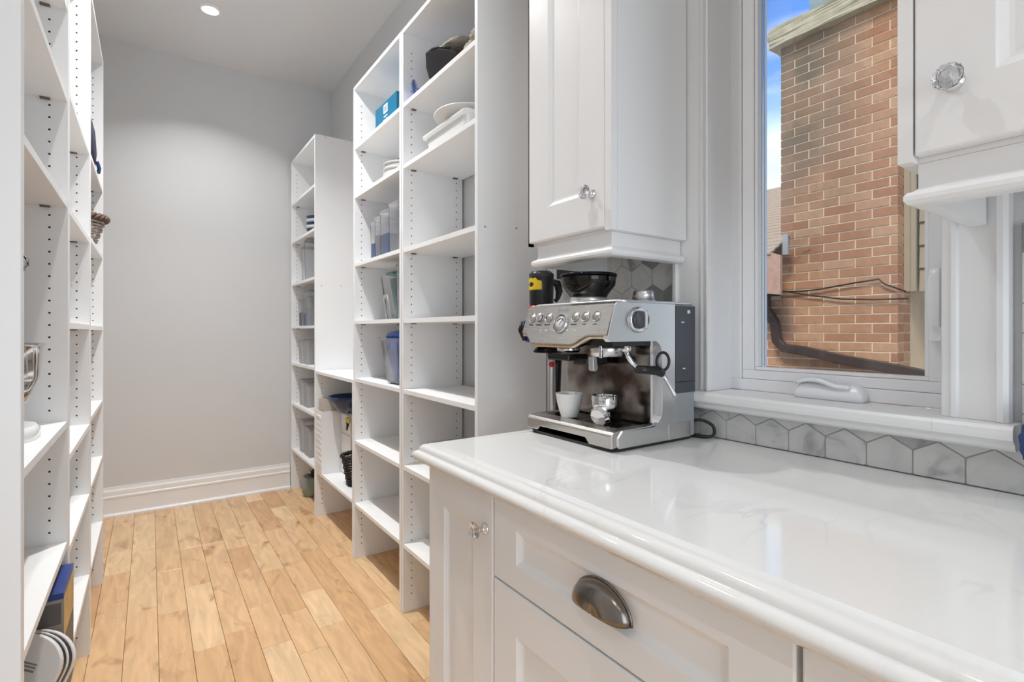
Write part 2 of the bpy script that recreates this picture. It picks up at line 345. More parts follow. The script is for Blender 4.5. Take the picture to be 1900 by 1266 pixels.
# ------------------------------------------------------------------ room shell
struct(MB().box(LX-.1, LX, 1.02, 4.25, 0, CZ).box(-1.8, LX, 1.02, 1.12, 0, CZ).build('wall_left', 'wall'))
struct(MB().box(-1.9, -1.8, -2.5, 1.12, 0, CZ).build('wall_side', 'wall'))
struct(MB().box(LX, WX+.2, 4.15, 4.25, 0, CZ).build('wall_far', 'wall'))
struct(MB().box(-1.9, -1.45, -2.5, -2.4, 0, CZ).box(.55, WX+.2, -2.5, -2.4, 0, CZ).box(-1.45, .55, -2.5, -2.4, 2.3, CZ).build('wall_back', 'wall'))
OY0, OY1, OZ0, OZ1 = .313, .772, 1.006, 2.30
wr = struct(MB().box(WX, WX+.2, -2.5, OY0, 0, CZ).box(WX, WX+.2, OY1, 4.15, 0, CZ).box(WX, WX+.2, OY0, OY1, 0, OZ0).box(WX, WX+.2, OY0, OY1, OZ1, CZ).build('wall_right', 'wall'))
struct(MB().box(-1.9, WX+.2, -2.5, 4.25, CZ, CZ+.1).build('ceiling', 'ceiling'))
fl = struct(MB().box(-1.9, WX+.2, -2.5, 4.25, -.12, -.012).build('floor', simple('subfloor_dark', (.09, .05, .025), .9)))
x = .0266-.1045*19; pw = .1045
while x < WX:
    y = -2.4-R.uniform(0, .5)
    while y < 4.15:
        l = R.choice((.32, .42, .55, .62, .75, .9, 1.1))*R.uniform(.9, 1.1)
        if y < -.9: l *= 2.2
        y1 = min(y+l, 4.15)
        if (x+pw > LX or y < 1.02) and y1 > -2.4 and y1-max(y, -2.4) > .02:
            g = .0006
            if 1:
                ya = max(y, -2.4)
                xa, xb = max(x, LX if ya > 1.02 else -1.8)+g, min(x+pw, WX)-g
                if xb-xa > .01:
                    c = ((xa+xb)/2, (ya+y1)/2, 0)
                    hx, hy = (xb-xa)/2, (y1-ya)/2-g
                    o = MB().grid([[(-hx, -hy, -.012), (hx, -hy, -.012), (hx, hy, -.012), (-hx, hy, -.012)], [(-hx, -hy, -.001), (hx, -hy, -.001), (hx, hy, -.001), (-hx, hy, -.001)],
                                   [(-hx+.001, -hy+.001, 0), (hx-.001, -hy+.001, 0), (hx-.001, hy-.001, 0), (-hx+.001, hy-.001, 0)]], True, True, True).build('plank', 'maple')
                    o.location = c; o.parent = fl
        y = y1 if y1 < 4.15 else 9
    x += pw
# baseboard
bp = [(4.15, 0), (4.118, 0), (4.118, .012), (4.124, .019), (4.134, .022), (4.134, .112), (4.130, .118), (4.130, .128), (4.136, .133), (4.136, .160), (4.142, .172), (4.143, .186), (4.15, .186)]
struct(MB().prism([(y, z) for y, z in bp], LX, .862, 'x').build('baseboard_far', 'trim'))

# ------------------------------------------------------------------ shelving units
PT = .018
def shelving(label, X0, sgn, Y0, Y1, H, shelves, group, extra_shelf=None, exposed=None):
    X1 = X0+sgn*.2825; xa, xb = min(X0, X1), max(X0, X1)
    t = thing('shelving_unit', label, 'shelving', ((xa+xb)/2, (Y0+Y1)/2, 0), group)
    for k, (a, b) in enumerate(((Y0, Y0+PT), (Y1-PT, Y1))):
        p = MB().box(xa, xb, a, b, 0, H).build('side_panel', 'shelf', t, bevel=.0006, seg=1)
        yf = b if k == 0 else a; s = 1 if k == 0 else -1
        h = MB()
        for xc in (X0+sgn*.037, X1-sgn*.031):
            z = .075
            while z < H-.07:
                ok = all(not (zs-.006 < z < zs+PT+.006) for zs in shelves)
                if ok:
                    ring = [(xc+.0027*math.cos(2*PI*i/8), yf+s*.0004, z+.0027*math.sin(2*PI*i/8)) for i in range(8)]
                    ring2 = [(q[0], yf-s*.004, q[2]) for q in ring]
                    h.grid([ring2, ring], True, False, True)
                z += .032
        h.build('peg_holes', 'hole', p, kind='stuff')
    MB().box(xa, xb, Y0+PT, Y1-PT, H-PT, H).build('top_panel', 'shelf', t, bevel=.0006, seg=1)
    for zs in shelves:
        sh = MB().box(xa+(.0015 if sgn > 0 else 0), xb-(.0015 if sgn < 0 else 0), Y0+PT+.0005, Y1-PT-.0005, zs, zs+PT).build('shelf', 'shelf', t, bevel=.0006, seg=1)
        c = MB()
        for xc in (X0+sgn*.045, X1-sgn*.04):
            c.box(xc-.010, xc+.010, Y1-PT-.012, Y1-PT-.0008, zs-.004, zs-.0003)
            c.box(xc-.010, xc+.010, Y0+PT+.0008, Y0+PT+.012, zs-.004, zs-.0003)
        c.build('shelf_pins', 'clip', sh, kind='stuff')
    if exposed:
        for xc, zc in exposed: MB().lathe([(.0035, 0), (.0035, .001)], (xc, Y0-.0002, zc), (0, -1, 0), 10, False).build('screw_cap', 'greyl', t)
    return t
FX = .8655
S1 = [.273, .600, .918, 1.212, 1.506, 1.856, 2.112]
shelving('tall white open shelving unit beside the countertop end, nearest on the right wall', FX, 1, 1.43, 2.045, 2.44, S1, 'white shelving along the right wall', exposed=[(.894, 1.519), (1.019, 1.528)])
shelving('tall white open shelving unit on the right wall holding the blue and teal tubs', FX, 1, 2.05, 2.672, 2.44, [.273, .597, .918, 1.214, 1.510, 1.862, 2.112], 'white shelving along the right wall')
shelving('low white shelving unit, waist high, between two tall ones on the right wall', FX, 1, 2.675, 3.427, .925, [.278], 'white shelving along the right wall')
shelving('tall narrow-looking white shelving unit in the far right corner by the baseboard', FX, 1, 3.43, 4.118, 2.44, [.287, .625, .925, 1.196, 1.512, 1.826, 2.108], 'white shelving along the right wall', exposed=[(.905, 1.47), (1.03, 1.474), (.93, 2.43), (1.06, 2.43)])
A_ = [.262, .6026, .922, 1.506, 1.787, 2.03]
shelving('nearest white shelving unit on the left wall with the mixer on it', -.178, -1, 1.2, 1.821, 2.44, A_, 'white shelving along the left wall')
shelving('middle white shelving unit on the left wall, next to the one with the mixer', -.178, -1, 1.823, 2.438, 2.44, [.277, .57, .823, 1.185, 1.50, 1.818], 'white shelving along the left wall')
shelving('farthest white shelving unit on the left wall with the wicker basket on it', -.178, -1, 2.44, 3.084, 2.44, [.277, .58, .84, 1.182, 1.513, 1.823], 'white shelving along the left wall')

# ------------------------------------------------------------------ crystal knob (sub-part chain: knob > crystal)
def knob(c, d, parent, r=.017):
    d = Vector(d); c = Vector(c)
    b = MB().lathe([(.012, 0), (.012, .003), (.0075, .006), (.0055, .010), (.0075, .0165), (.0095, .019)], c, d, 20).build('knob', 'chrome', parent)
    m = MB()
    prof = [(.0, .0175), (.008, .0180), (r*.98, .0235), (r, .0275), (r*.72, .0345), (r*.40, .0375), (0, .0380)]
    rows = []; q = Vector((0, 0, 1)).rotation_difference(d)
    for j, (rr, z) in enumerate(prof):
        rr = max(rr, .0004); rows.append([c+q @ Vector((rr*math.cos(2*PI*(k+.5*(j % 2))/10), rr*math.sin(2*PI*(k+.5*(j % 2))/10), z)) for k in range(10)])
    m.grid(rows, True, True, True).build('crystal', 'crystal', b, label='faceted clear crystal')
    return b
def door(name, x0, ya, yb, za, zb, parent, stile=.078, rail=.08, mat='cab'):
    # front faces -X at x0; recessed shaker panel with bevelled inner edge
    s, r = stile, rail; w, h = yb-ya, zb-za
    rows = []
    for iy, iz, d in ((0, 0, .019), (0, 0, .0025), (.0025, .0025, 0), (s, r, 0), (s+.003, r+.003, .0025), (s+.011, r+.011, .0075), (s+.016, r+.016, .0085)):
        rows.append([(x0+d, ya+iy, za+iz), (x0+d, yb-iy, za+iz), (x0+d, yb-iy, zb-iz), (x0+d, ya+iy, zb-iz)])
    return MB().grid(rows, True, True, True).build(name, mat, parent)

# ------------------------------------------------------------------ base cabinets
DX = .540
def carcass(t, ya, yb, name='body'):
    MB().box(DX+.020, 1.146, ya, yb, .10, .872).box(DX+.075, 1.146, ya, yb, 0, .10).build(name, 'cab', t)
t = thing('base_cabinet', 'narrow white base cabinet with one crystal knob under the countertop end', 'cabinet', (.85, .967, 0), 'white base cabinets')
carcass(t, .834, 1.112)
d = door('door', DX, .8365, 1.110, .105, .866, t, .072); knob((DX, .862, .792), (-1, 0, 0), d)
MB().box(DX+.004, DX+.0195, 1.1105, 1.118, .10, .872).build('end_panel', 'cab', t)
t = thing('base_cabinet', 'wide white drawer cabinet with the dark cup pull', 'cabinet', (.85, .548, 0), 'white base cabinets')
carcass(t, .2645, .8325)
dr = door('drawer', DX, .267, .8325, .7105, .866, t, .074, .046)
door('drawer', DX, .267, .8325, .408, .7065, t, .074, .078)
door('drawer', DX, .267, .8325, .105, .404, t, .074, .078)
m = MB(); rows = []
w2, hh, pj = .0555, .042, .022
for j in range(9):
    ph = PI/2*j/8; cp_ = max(0, math.cos(ph))**.62; rows.append([(DX-.002-pj*math.sin(ph)**.9, .5405+w2*math.cos(PI*i/16)*(cp_*.97+.03), .775+hh*math.sin(PI*i/16)*(cp_*.90+.10)) for i in range(17)])
pull = m.grid(rows, smooth=True).build('cup_pull', 'nickel', dr, solid=.0022)
m = MB(); m.tube([(DX-.0018, .5405+(w2+.001)*math.cos(PI*i/16), .775+(hh+.001)*math.sin(PI*i/16)) for i in range(17)], .0022, 6).build('pull_rim', 'nickel', dr)
t = thing('base_cabinet', 'white base cabinet at the near end, only its top corner in view', 'cabinet', (.85, -.05, 0), 'white base cabinets')
carcass(t, -.60, .2625)
door('drawer', DX, -.30, .2605, .7105, .866, t, .074, .046); door('door', DX, -.30, .2605, .105, .7065, t)
door('door', DX, -.598, -.303, .105, .866, t)

# countertop with ogee + bullnose edge
pr_ = [(-.02, .876), (.016, .876), (.0215, .8775), (.0260, .8815), (.0285, .8870), (.0280, .8925), (.0250, .8970), (.0200, .8995), (.0165, .9000), (.0160, .9020), (.0155, .9060), (.0135, .9100), (.0100, .9130), (.0050, .9147), (0, .9150), (-.02, .915)]
rows = []
for o_, z in pr_: rows.append([(1.1475, 1.106+o_, z), (.5325-o_+.004, 1.106+o_, z), (.5325-o_, 1.106+o_-.004, z), (.5325-o_, -.62, z)])
m = MB(); m.grid(rows, smooth=True)
m.b.faces.ensure_lookup_table()
ct = m.b
m.grid([[(1.1475, 1.086, z), (.5525, 1.086, z), (.5525, -.62, z), (1.1475, -.62, z)] for z in (.876, .915)], False, True, True)
bmesh.ops.remove_doubles(ct, verts=ct.verts, dist=.0001)
o = m.build('countertop', 'quartz'); tag(o, 'white quartz countertop with faint grey veins and rounded moulded edge', 'countertop')

# ------------------------------------------------------------------ wall cabinets
UX = .8565
def wall_cab(label, ya, yb, da, db, knob_y, left_end, right_end):
    t = thing('wall_cabinet', label, 'cabinet', ((UX+1.128)/2, (ya+yb)/2, 1.41), 'white wall cabinets')
    MB().box(UX+.0205, 1.1275, ya, yb, 1.412, 2.60).build('body', 'cab', t)
    MB().box(UX+.0005, UX+.020, db+.002 if left_end else yb-.013, yb, 1.412, 2.60).box(UX+.0005, UX+.020, ya, da-.002, 1.412, 2.60).build('face_frame', 'cab', t)
    d = door('door', UX, da, db, 1.420, 2.58, t, .083, .085)
    knob((UX, knob_y, 1.504), (-1, 0, 0), d)
    i = .018; x0 = UX+.020
    a2, b2 = ya+(i if right_end else 0), yb-(i if left_end else 0)
    # light rail: boards on the front and the exposed ends, moulded lower edge
    prof = [(.0, 1.4115), (.0, 1.378), (-.004, 1.374), (-.010, 1.372), (-.0135, 1.367), (-.0135, 1.361), (-.010, 1.356), (-.004, 1.354), (.016, 1.354), (.016, 1.4115)]
    rows = []
    for o_, z in prof:
        r = []
        if right_end: r += [(1.1275, a2+o_, z)]
        r += [(x0+o_, a2+(o_ if right_end else 0), z), (x0+o_, b2-(o_ if left_end else 0), z)]
        if left_end: r += [(1.1275, b2-o_, z)]
        rows.append(r)
    rows.append(rows[0])
    m = MB(); m.grid(rows); bmesh.ops.remove_doubles(m.b, verts=m.b.verts, dist=1e-5)
    bmesh.ops.holes_fill(m.b, edges=[e_ for e_ in m.b.edges if e_.is_boundary])
    m.build('light_rail', 'cab', t)
    return t
wall_cab('white wall cabinet hanging above the espresso machine', .8314, 1.145, .854, 1.143, .8935, True, True)
rc = wall_cab('white wall cabinet at upper right, over the window casing', -.35, .2835, -.15, .264, .2215, True, False)
m = MB().box(1.02, 1.05, .02, .21, 1.398, 1.4115).tube([(1.035, .15, 1.396), (1.035, .10, 1.385), (1.05, .03, 1.392)], .0035)
m.build('under_cabinet_lamp', 'steel', rc)

# ------------------------------------------------------------------ window_1
w1 = thing('window_1', 'white casement window looking on to the brick chimney', None, (1.22, .543, 1.03), kind='structure')
FXW = 1.226
SY0, SY1, SZ0 = OY0+.0005, .7715, 1.0315
# outer frame ring (bars)
def ringframe(name, x0, x1, y0, y1, z0, z1, wl, wb, parent, mat='vinyl', bev=.002):
    m = MB(); wr_ = wl
    m.box(x0, x1, y0, y1, z0, z0+wb).box(x0, x1, y0, y1, z1-wb, z1).box(x0, x1, y0, y0+wl, z0+wb, z1-wb).box(x0, x1, y1-wr_, y1, z0+wb, z1-wb)
    return m.build(name, mat, parent, bevel=bev)
ringframe('frame', FXW, FXW+.09, .296, SY1, SZ0, OZ1-.001, .030, .028, w1)
ringframe('sash', FXW+.006, FXW+.07, .3265, SY1-.031, SZ0+.0285, OZ1-.03, .030, .022, w1)
ringframe('glazing_bead', FXW+.010, FXW+.03, .357, SY1-.0615, SZ0+.051, OZ1-.0525, .008, .008, w1)
MB().box(FXW+.031, FXW+.036, .3655, SY1-.0700, SZ0+.0595, OZ1-.061).build('pane', 'pane', w1)
sp = MB(); z = SZ0+.06
sp.box(FXW+.0365, FXW+.048, SY1-.0660, SY1-.0618, SZ0+.06, OZ1-.06)
sp.build('spacer', 'galv', w1)
# jamb liners
MB().box(1.125, FXW, SY1-.004, SY1, SZ0, OZ1-.001).build('jamb', 'trim', w1)
# crank
ck = MB().loft([(1.207, .524, .0185, .069, 1.0318, .008), (1.207, .524, .0185, .069, 1.046, .008), (1.211, .524, .014, .062, 1.060, .008), (1.213, .524, .010, .050, 1.066, .008)], smooth=True).build('crank_housing', 'vinyl', w1)
m = MB(); rows = []
for i in range(13):
    f = i/12; y = .588-f*.108; z = 1.064+.010*math.sin(PI*min(1, f*1.35))*(1 if f < .75 else .6)-(.004*f)
    hw = .007+.004*math.sin(PI*f)
    rows.append([(1.196-hw, y, z-.004), (1.196+hw, y, z-.004), (1.196+hw*.8, y, z+.005), (1.196-hw*.8, y, z+.005)])
m.grid(rows, True, True, True, True).build('crank_handle', 'vinyl', w1)
# sash lock lever
MB().box(1.214, FXW-.0002, .327, .353, 1.160, 1.200).build('lock_plate', 'vinyl', w1, bevel=.003)
m = MB(); rows = []
for i in range(11):
    f = i/10; z = 1.186+f*.112; xo = 1.2125-.012*math.sin(PI*f)**.7; hw = .0075+.003*math.sin(PI*f)
    rows.append([(xo-.006, .340-hw, z), (xo-.006, .340+hw, z), (xo+.006, .340+hw, z), (xo+.006, .340-hw, z)])
m.grid(rows, True, True, True, True).build('lock_lever', 'vinyl', w1, bevel=.002)
# casing, sill as trim
def casing(name, y_out, y_in, z0, z1):
    s = 1 if y_in > y_out else -1; L_ = abs(y_in-y_out)
    pts = [(0, 0), (0, .030), (.006, .034), (.014, .034), (.017, .028), (.022, .0265), (L_-.026, .0225), (L_-.022, .0255), (L_-.016, .0262), (L_-.012, .0215), (L_-.002, .0200), (L_, .0175), (L_, 0)]
    pts = [(WX-.0005-h_, y_out+s*a) for a, h_ in pts]
    return struct(MB().prism(pts, z0, z1, 'z').build(name, 'trim'))
casing('trim_1', .875, .7725, 1.0315, 2.42); casing('trim_2', .2225, .3125, 1.0315, 2.42)
struct(MB().box(1.132, WX-.0005, .2225, .875, 2.421, 2.52).build('trim_3', 'trim'))
sill = [(FXW-.001, 1.0065), (1.128, 1.0065), (1.128, .990), (1.120, .988), (1.112, .993), (1.110, 1.000), (1.104, 1.004), (1.0985, 1.008), (1.0975, 1.014), (1.0975, 1.024), (1.101, 1.0295), (1.106, 1.0310), (FXW-.001, 1.0310)]
m = MB()
m.prism([(x_, z_) for x_, z_ in sill if x_ < FXW-.01 or True], .296+.018, .7715, 'y')
half = [(WX-.001, .990), (1.128, .990)] + sill[3:12] + [(WX-.001, 1.0310)]
m.prism(half, .212, .3138, 'y'); m.prism(half, .7717, .885, 'y')
struct(m.build('window_sill', 'trim'))

# ------------------------------------------------------------------ hexagonal marble tiles (parts of the wall)
def clip(poly, axis, val, keep_gt):
    out_ = []
    for i in range(len(poly)):
        a, b = poly[i], poly[(i+1) % len(poly)]
        ia = (a[axis] >= val) if keep_gt else (a[axis] <= val); ib = (b[axis] >= val) if keep_gt else (b[axis] <= val)
        if ia: out_.append(a)
        if ia != ib:
            f = (val-a[axis])/(b[axis]-a[axis]); out_.append(tuple(a[k]+f*(b[k]-a[k]) for k in (0, 1)))
    return out_
def shrink(poly, d):
    cx = sum(p[0] for p in poly)/len(poly); cy = sum(p[1] for p in poly)/len(poly); n = len(poly)
    if n < 3: return poly
    res = []
    for i in range(n):
        p0, p1, p2 = Vector(poly[i-1]), Vector(poly[i]), Vector(poly[(i+1) % n])
        e1 = (p1-p0); e2 = (p2-p1)
        if e1.length < 1e-6 or e2.length < 1e-6: continue
        e1.normalize(); e2.normalize()
        n1 = Vector((-e1.y, e1.x)); n2 = Vector((-e2.y, e2.x)); k = n1+n2
        if k.length < 1e-4: continue
        k = k/(1+n1.dot(n2)); res.append(tuple(p1+k*d))
    return res
PW = .0752; sd = PW/math.sqrt(3)
zones = [(-.10, .8895, .9155, .9895), (.8850, 1.116, .9155, 1.409), (-.10, .2120, .9895, 1.3535)]
zones[0] = (-.10, 1.116, .9155, .9890); zones[1] = (.8860, 1.116, .9900, 1.409)
gm = MB()
for (y0, y1, z0, z1) in zones: gm.box(WX-.0080, WX-.0005, y0, y1, z0, z1)
gm.build('grout', 'grout', wr)
allz = [(-.10, 1.116, .9155, 1.409)]
for row in range(0, 9):
    zc = .9396+row*1.5*sd; off_ = 0 if row % 2 == 0 else PW/2
    for k in range(-12, 8):
        yc = .695+k*PW+off_
        hexp = [(yc+sd*math.cos(PI/2+PI/3*i), zc+sd*math.sin(PI/2+PI/3*i)) for i in range(6)]
        for (y0, y1, z0, z1) in ([(-.10, 1.116, .9155, 1.409)] if yc > .93 else zones):
            p = clip(clip(clip(clip(hexp, 0, y0, True), 0, y1, False), 1, z0, True), 1, z1, False)
            if len(p) < 3: continue
            ar = abs(sum(p[i-1][0]*p[i][1]-p[i][0]*p[i-1][1] for i in range(len(p))))/2
            if ar < 1.2e-4: continue
            q = []
            for v in p:
                if not q or (Vector(v)-Vector(q[-1])).length > 1e-4: q.append(v)
            if (Vector(q[0])-Vector(q[-1])).length < 1e-4: q.pop()
            s1, s2 = shrink(q, .0010), shrink(q, .0018)
            if len(s1) != len(s2) or len(s1) < 3: continue
            x1 = WX-.010-R.uniform(0, .0004)
            o = MB().grid([[(WX-.0079, a, b) for a, b in s1], [(x1+.0008, a, b) for a, b in s1], [(x1, a, b) for a, b in s2]], True, True, True).build('tile', 'marble')
            c = (WX-.008, sum(v[0] for v in s1)/len(s1), sum(v[1] for v in s1)/len(s1)); setorigin(o, c); o.parent = wr

# ------------------------------------------------------------------ ceiling lights
for i, (lx, ly) in enumerate(LAMPS):
    t = thing('ceiling_light', 'round recessed ceiling light glowing above the far end of the aisle' if i == 0 else 'recessed ceiling light ' + ('', 'added over the aisle, next one nearer than the far glowing one', 'above the left edge of the countertop and the near shelves', 'over the countertop side, behind the viewer', 'added near the tall cabinet at left, outside the picture', 'added close to the unseen patio door, outside the picture')[i], 'light', (lx, ly, CZ), 'recessed ceiling lights')
    MB().lathe([(.040, -.001), (.044, -.0065), (.058, -.005), (.060, -.0005)], (lx, ly, CZ), (0, 0, 1), 32, cap=False).build('trim_ring', 'trim', t)
    MB().lathe([(.0001, -.0085), (.026, -.0085), (.034, -.004), (.040, -.0008)], (lx, ly, CZ), (.0, 0, 1), 28, cap=False).build('lens', 'lamp', t)
    l = light('downlight_lamp', 'AREA', (lx, ly, CZ-.012), LAMP_W[i], (1, .99, .98), shape='DISK', size=.06, spread=math.radians(118))
    l.parent = t; l.location = (0, 0, -.012)

# ------------------------------------------------------------------ unseen patio door behind the viewer, added to go with the fill light
w2_ = thing('added_window', 'added unseen patio door in the back wall, white framed and glazed', None, (-.45, -2.45, 0), kind='structure')
m = MB()
for a, b in ((-1.449, -1.39), (-.48, -.42), (.49, .549)): m.box(a, b, -2.49, -2.41, .0, 2.299)
m.box(-1.39, .49, -2.49, -2.41, 2.24, 2.299).box(-1.39, .49, -2.49, -2.41, 0, .06); m.build('frame', 'vinyl', w2_)
MB().box(-1.389, -.481, -2.452, -2.447, .061, 2.239).build('pane', 'pane', w2_); MB().box(-.419, .489, -2.452, -2.447, .061, 2.239).build('pane', 'pane', w2_)

# ------------------------------------------------------------------ tall cabinet with its door standing open (left edge)
t = thing('tall_cabinet', 'tall flat white cabinet at the left edge with its door standing open', 'cabinet', (-.8, .7, 0))
MB().box(-1.14, -.5, .40, 1.015, 0, 2.44).build('body', 'cab', t, bevel=.001)
d = MB().box(-.497, -.1485, .995, 1.013, .02, 2.42).build('door', 'cab', t, bevel=.0015)
knob((-.1625, 1.0131, 1.280), (0, 1, 0), d)

# ------------------------------------------------------------------ espresso machine
CT = .9152
em = thing('espresso_machine', 'brushed steel espresso machine with bean hopper standing on the countertop', 'coffee machine', (.96, .94, CT))
y0, y1 = .785, 1.097
ft = MB().loft([(.962, .941, .140, .150, CT, .02), (.962, .941, .142, .152, CT+.007, .02)]).build('rubber_base', 'black', em)
# base tray body: U-shaped walls with bevelled rim
m = MB(); rows = []
zb = CT+.0075
front = [(y1, zb+.004), (y1-.045, zb+.004), (y1-.052, zb+.014), (y0+.085, zb+.014), (y0+.073, zb-.001), (y0+.02, zb-.001)]
m.prism([(1.085, zb-.001), (.835, zb-.001), (.830, zb+.004), (.829, zb+.024), (.845, zb+.040), (.960, zb+.040), (1.085, zb+.040)], y0+.0005, y0+.028, 'y')
m.build('base', 'steel', em, bevel=.006, seg=3); m = MB()
m.prism([(1.085, zb-.001), (.835, zb-.001), (.830, zb+.004), (.829, zb+.024), (.845, zb+.040), (.960, zb+.040), (1.085, zb+.040)], y1-.012, y1, 'y')
m.build('base', 'steel', em, bevel=.006, seg=3)
fr = [(y0+.004, zb+.001), (y0+.075, zb+.001), (y0+.088, zb+.014), (y1-.056, zb+.014), (y1-.048, zb+.004), (y1-.004, zb+.004)]
m = MB(); rows = [[(.8140+abs(0)*0, a, b) for a, b in fr], [(.8140, a, zb+.030) for a, b in fr], [(.820, a, zb+.037) for a, b in fr], [(.851, a, zb+.0415) for a, b in fr], [(.851, a, zb+.030) for a, b in fr], [(.829, a, b+.001) for a, b in fr]]
rows.append(rows[0]); m.grid(rows); bmesh.ops.remove_doubles(m.b, verts=m.b.verts, dist=1e-5); bmesh.ops.holes_fill(m.b, edges=[e_ for e_ in m.b.edges if e_.is_boundary])
m.build('drip_tray', 'steelh', em, bevel=.002)
MB().box(.852, .955, y0+.0285, y1-.0125, zb+.004, zb+.030).build('tray_well', 'blackgloss', em)
m = MB(); k = y0+.034
while k < y1-.02:
    m.box(.853, .951, k, k+.0055, zb+.031, zb+.0385); k += .0125
m.box(.853, .951, .930, .940, zb+.0308, zb+.0390); m.build('drip_grille', 'steeld', em)
# body: column + head as one C profile (no left wall in the recess)
zt = 1.2455
prof = [(.953, zb+.0415), (.953, 1.165), (.812, 1.165), (.812, 1.163), (.8215, 1.228), (.831, 1.2405), (.842, zt), (1.098, zt), (1.098, zb+.0005), (1.086, zb+.0005), (1.086, zb+.0415)]
prof = [(.953, zb+.0415), (.953, 1.166), (.806, 1.166), (.8265, 1.2385), (.836, zt), (1.060, zt), (1.060, zb+.0415)]
MB().prism(prof, y0+.012, y1-.006, 'y').build('body', 'steel', em, bevel=.003, seg=2)
MB().box(.9505, .9528, y0+.0145, y1-.008, zb+.042, 1.1455).build('back_plate', 'steeld', em)
# near side cheek: C shape with filleted inner corners
def arc(cx, cz, r, a0, a1, n=7): return [(cx+r*math.cos(a0+(a1-a0)*i/n), cz+r*math.sin(a0+(a1-a0)*i/n)) for i in range(n+1)]
ck_ = [(1.0235, zb), (1.0235, zt-.001), (.840, zt-.001), (.826, zt-.005), (.8215, 1.236), (.7975, 1.163), (.806, 1.156)]
ck_ += [(.93, 1.156)] + arc(.945, 1.127, .030, PI/2, 0)[1:] + arc(.936, .998, .040, 0, -PI/2) + [(.86, .9575)]
ck_ += [(.852, zb+.0415), (.852, zb)]
m = MB(); m.prism(ck_[:-2]+[(.86, zb+.036), (1.0, zb+.036), (1.0, zb)], y0, y0+.014, 'y')
m.build('side_cheek', 'steel', em, bevel=.006, seg=4)
m = MB(); m.prism([(1.024, zb), (1.100, zb), (1.100, zt-.002), (1.024, zt-.002)], y0+.001, y1-.004, 'y'); m.build('rear_housing', 'greyl', em, bevel=.004)
MB().box(1.0245, 1.0985, y0-.0012, y0+.0008, 1.031, zt-.006).build('water_tank', 'grey', em, bevel=.0005, seg=1)
MB().box(1.0246, 1.0984, y0-.0018, y0-.0012, 1.056, 1.0585).build('tank_seam', 'black', em)
MB().box(1.045, 1.055, y0-.0018, y0-.0012, 1.199, 1.202).box(1.050, 1.060, y0-.0018, y0-.0012, 1.088, 1.0905).box(1.068, 1.078, y0-.0018, y0-.0012, 1.222, 1.230).build('tank_marks', 'paper', em, kind='stuff')
# control panel with its bulging lower lip (front leans back towards the top)
def lean(z): return .7985+(z-1.171)*.36
YN = 41; rows = [[], [], [], [], []]
def lip(y):
    # lower edge height along the machine: high at both ends, low belly between
    a = min(1, max(0, (1.082-y)/.040)); b = min(1, max(0, (y-.842)/.055)); s_ = lambda q: q*q*(3-2*q)
    return 1.176-.026*s_(a)*s_(b)-(.004*(1-s_(b)) if y < .9 else 0)
for i in range(YN):
    y = y0+.004+(y1-.006-y0)*i/(YN-1); l_ = lip(y)
    rows[0].append((.832, y, 1.2440)); rows[1].append((lean(1.238), y, 1.2395)); rows[2].append((lean(l_), y, l_)); rows[3].append((lean(l_)+.004, y, l_-.010)); rows[4].append((lean(l_)+.030, y, l_-.008))
MB().grid(rows[:3], smooth=False).build('control_panel', 'steelh', em, solid=.0006)
MB().grid(rows[2:], smooth=True).build('panel_lip', 'steelw', em, solid=.0006)
MB().box(.829, .953, y0+.016, y1-.016, 1.146, 1.166).build('head_underside', 'black', em)
def onpanel(y, z, d): # point on the leaning panel, d out of it
    n = Vector((-1, 0, .36)).normalized(); return Vector((lean(z), y, z))+n*d, n
pn = Vector((-1, 0, .36)).normalized()
for k, (yy, lit) in enumerate(((1.066, 0), (1.033, 1), (1.000, 0), (.902, 0), (.868, 0), (.833, 0))):
    c, n = onpanel(yy, 1.212, .0004)
    b = MB().lathe([(.0125, 0), (.0125, .0025), (.0110, .0030), (.0110, .0018), (.0102, .0016), (.0095, .0030), (.0001, .0034)], c, n, 24).build('button', 'steelh', em)
    MB().lathe([(.0112, .0019), (.0104, .00195)], c, n, 24, cap=False).build('button_groove', 'black', b)
    if lit: MB().lathe([(.0105, .002), (.0105, .008), (.009, .0095), (.0001, .0098)], c, n, 20).build('grind_dial', 'chrome', b)
c, n = onpanel(.9495, 1.197, .0004)
g = MB().lathe([(.0245, 0), (.0245, .005), (.0225, .006), (.0215, .0035)], c, n, 36, cap=False).build('gauge', 'chrome', em)
MB().lathe([(.0215, .0030), (.0001, .0031)], c, n, 36).build('gauge_face', 'dial', g)
up = Vector((.36, 0, 1)).normalized()
m = MB()
for a in range(-120, 121, 20):
    r_ = math.radians(a); p = c+n*.0036+(up*math.cos(r_)+Vector((0, -1, 0))*math.sin(r_))*.0175
    m.tube([p, p+(up*math.cos(r_)+Vector((0, -1, 0))*math.sin(r_))*.0025], .0005, 4)
m.tube([c+n*.004-up*.004, c+n*.004+up*.012-Vector((0, .008, 0))], .0007, 4)
m.tube([c+n*.0036+(up*math.cos(q)+Vector((0, -1, 0))*math.sin(q))*.0125 for q in [(-1.2+.2*i) for i in range(13)]], .0009, 4)
m.build('gauge_marks', 'navyb', g)
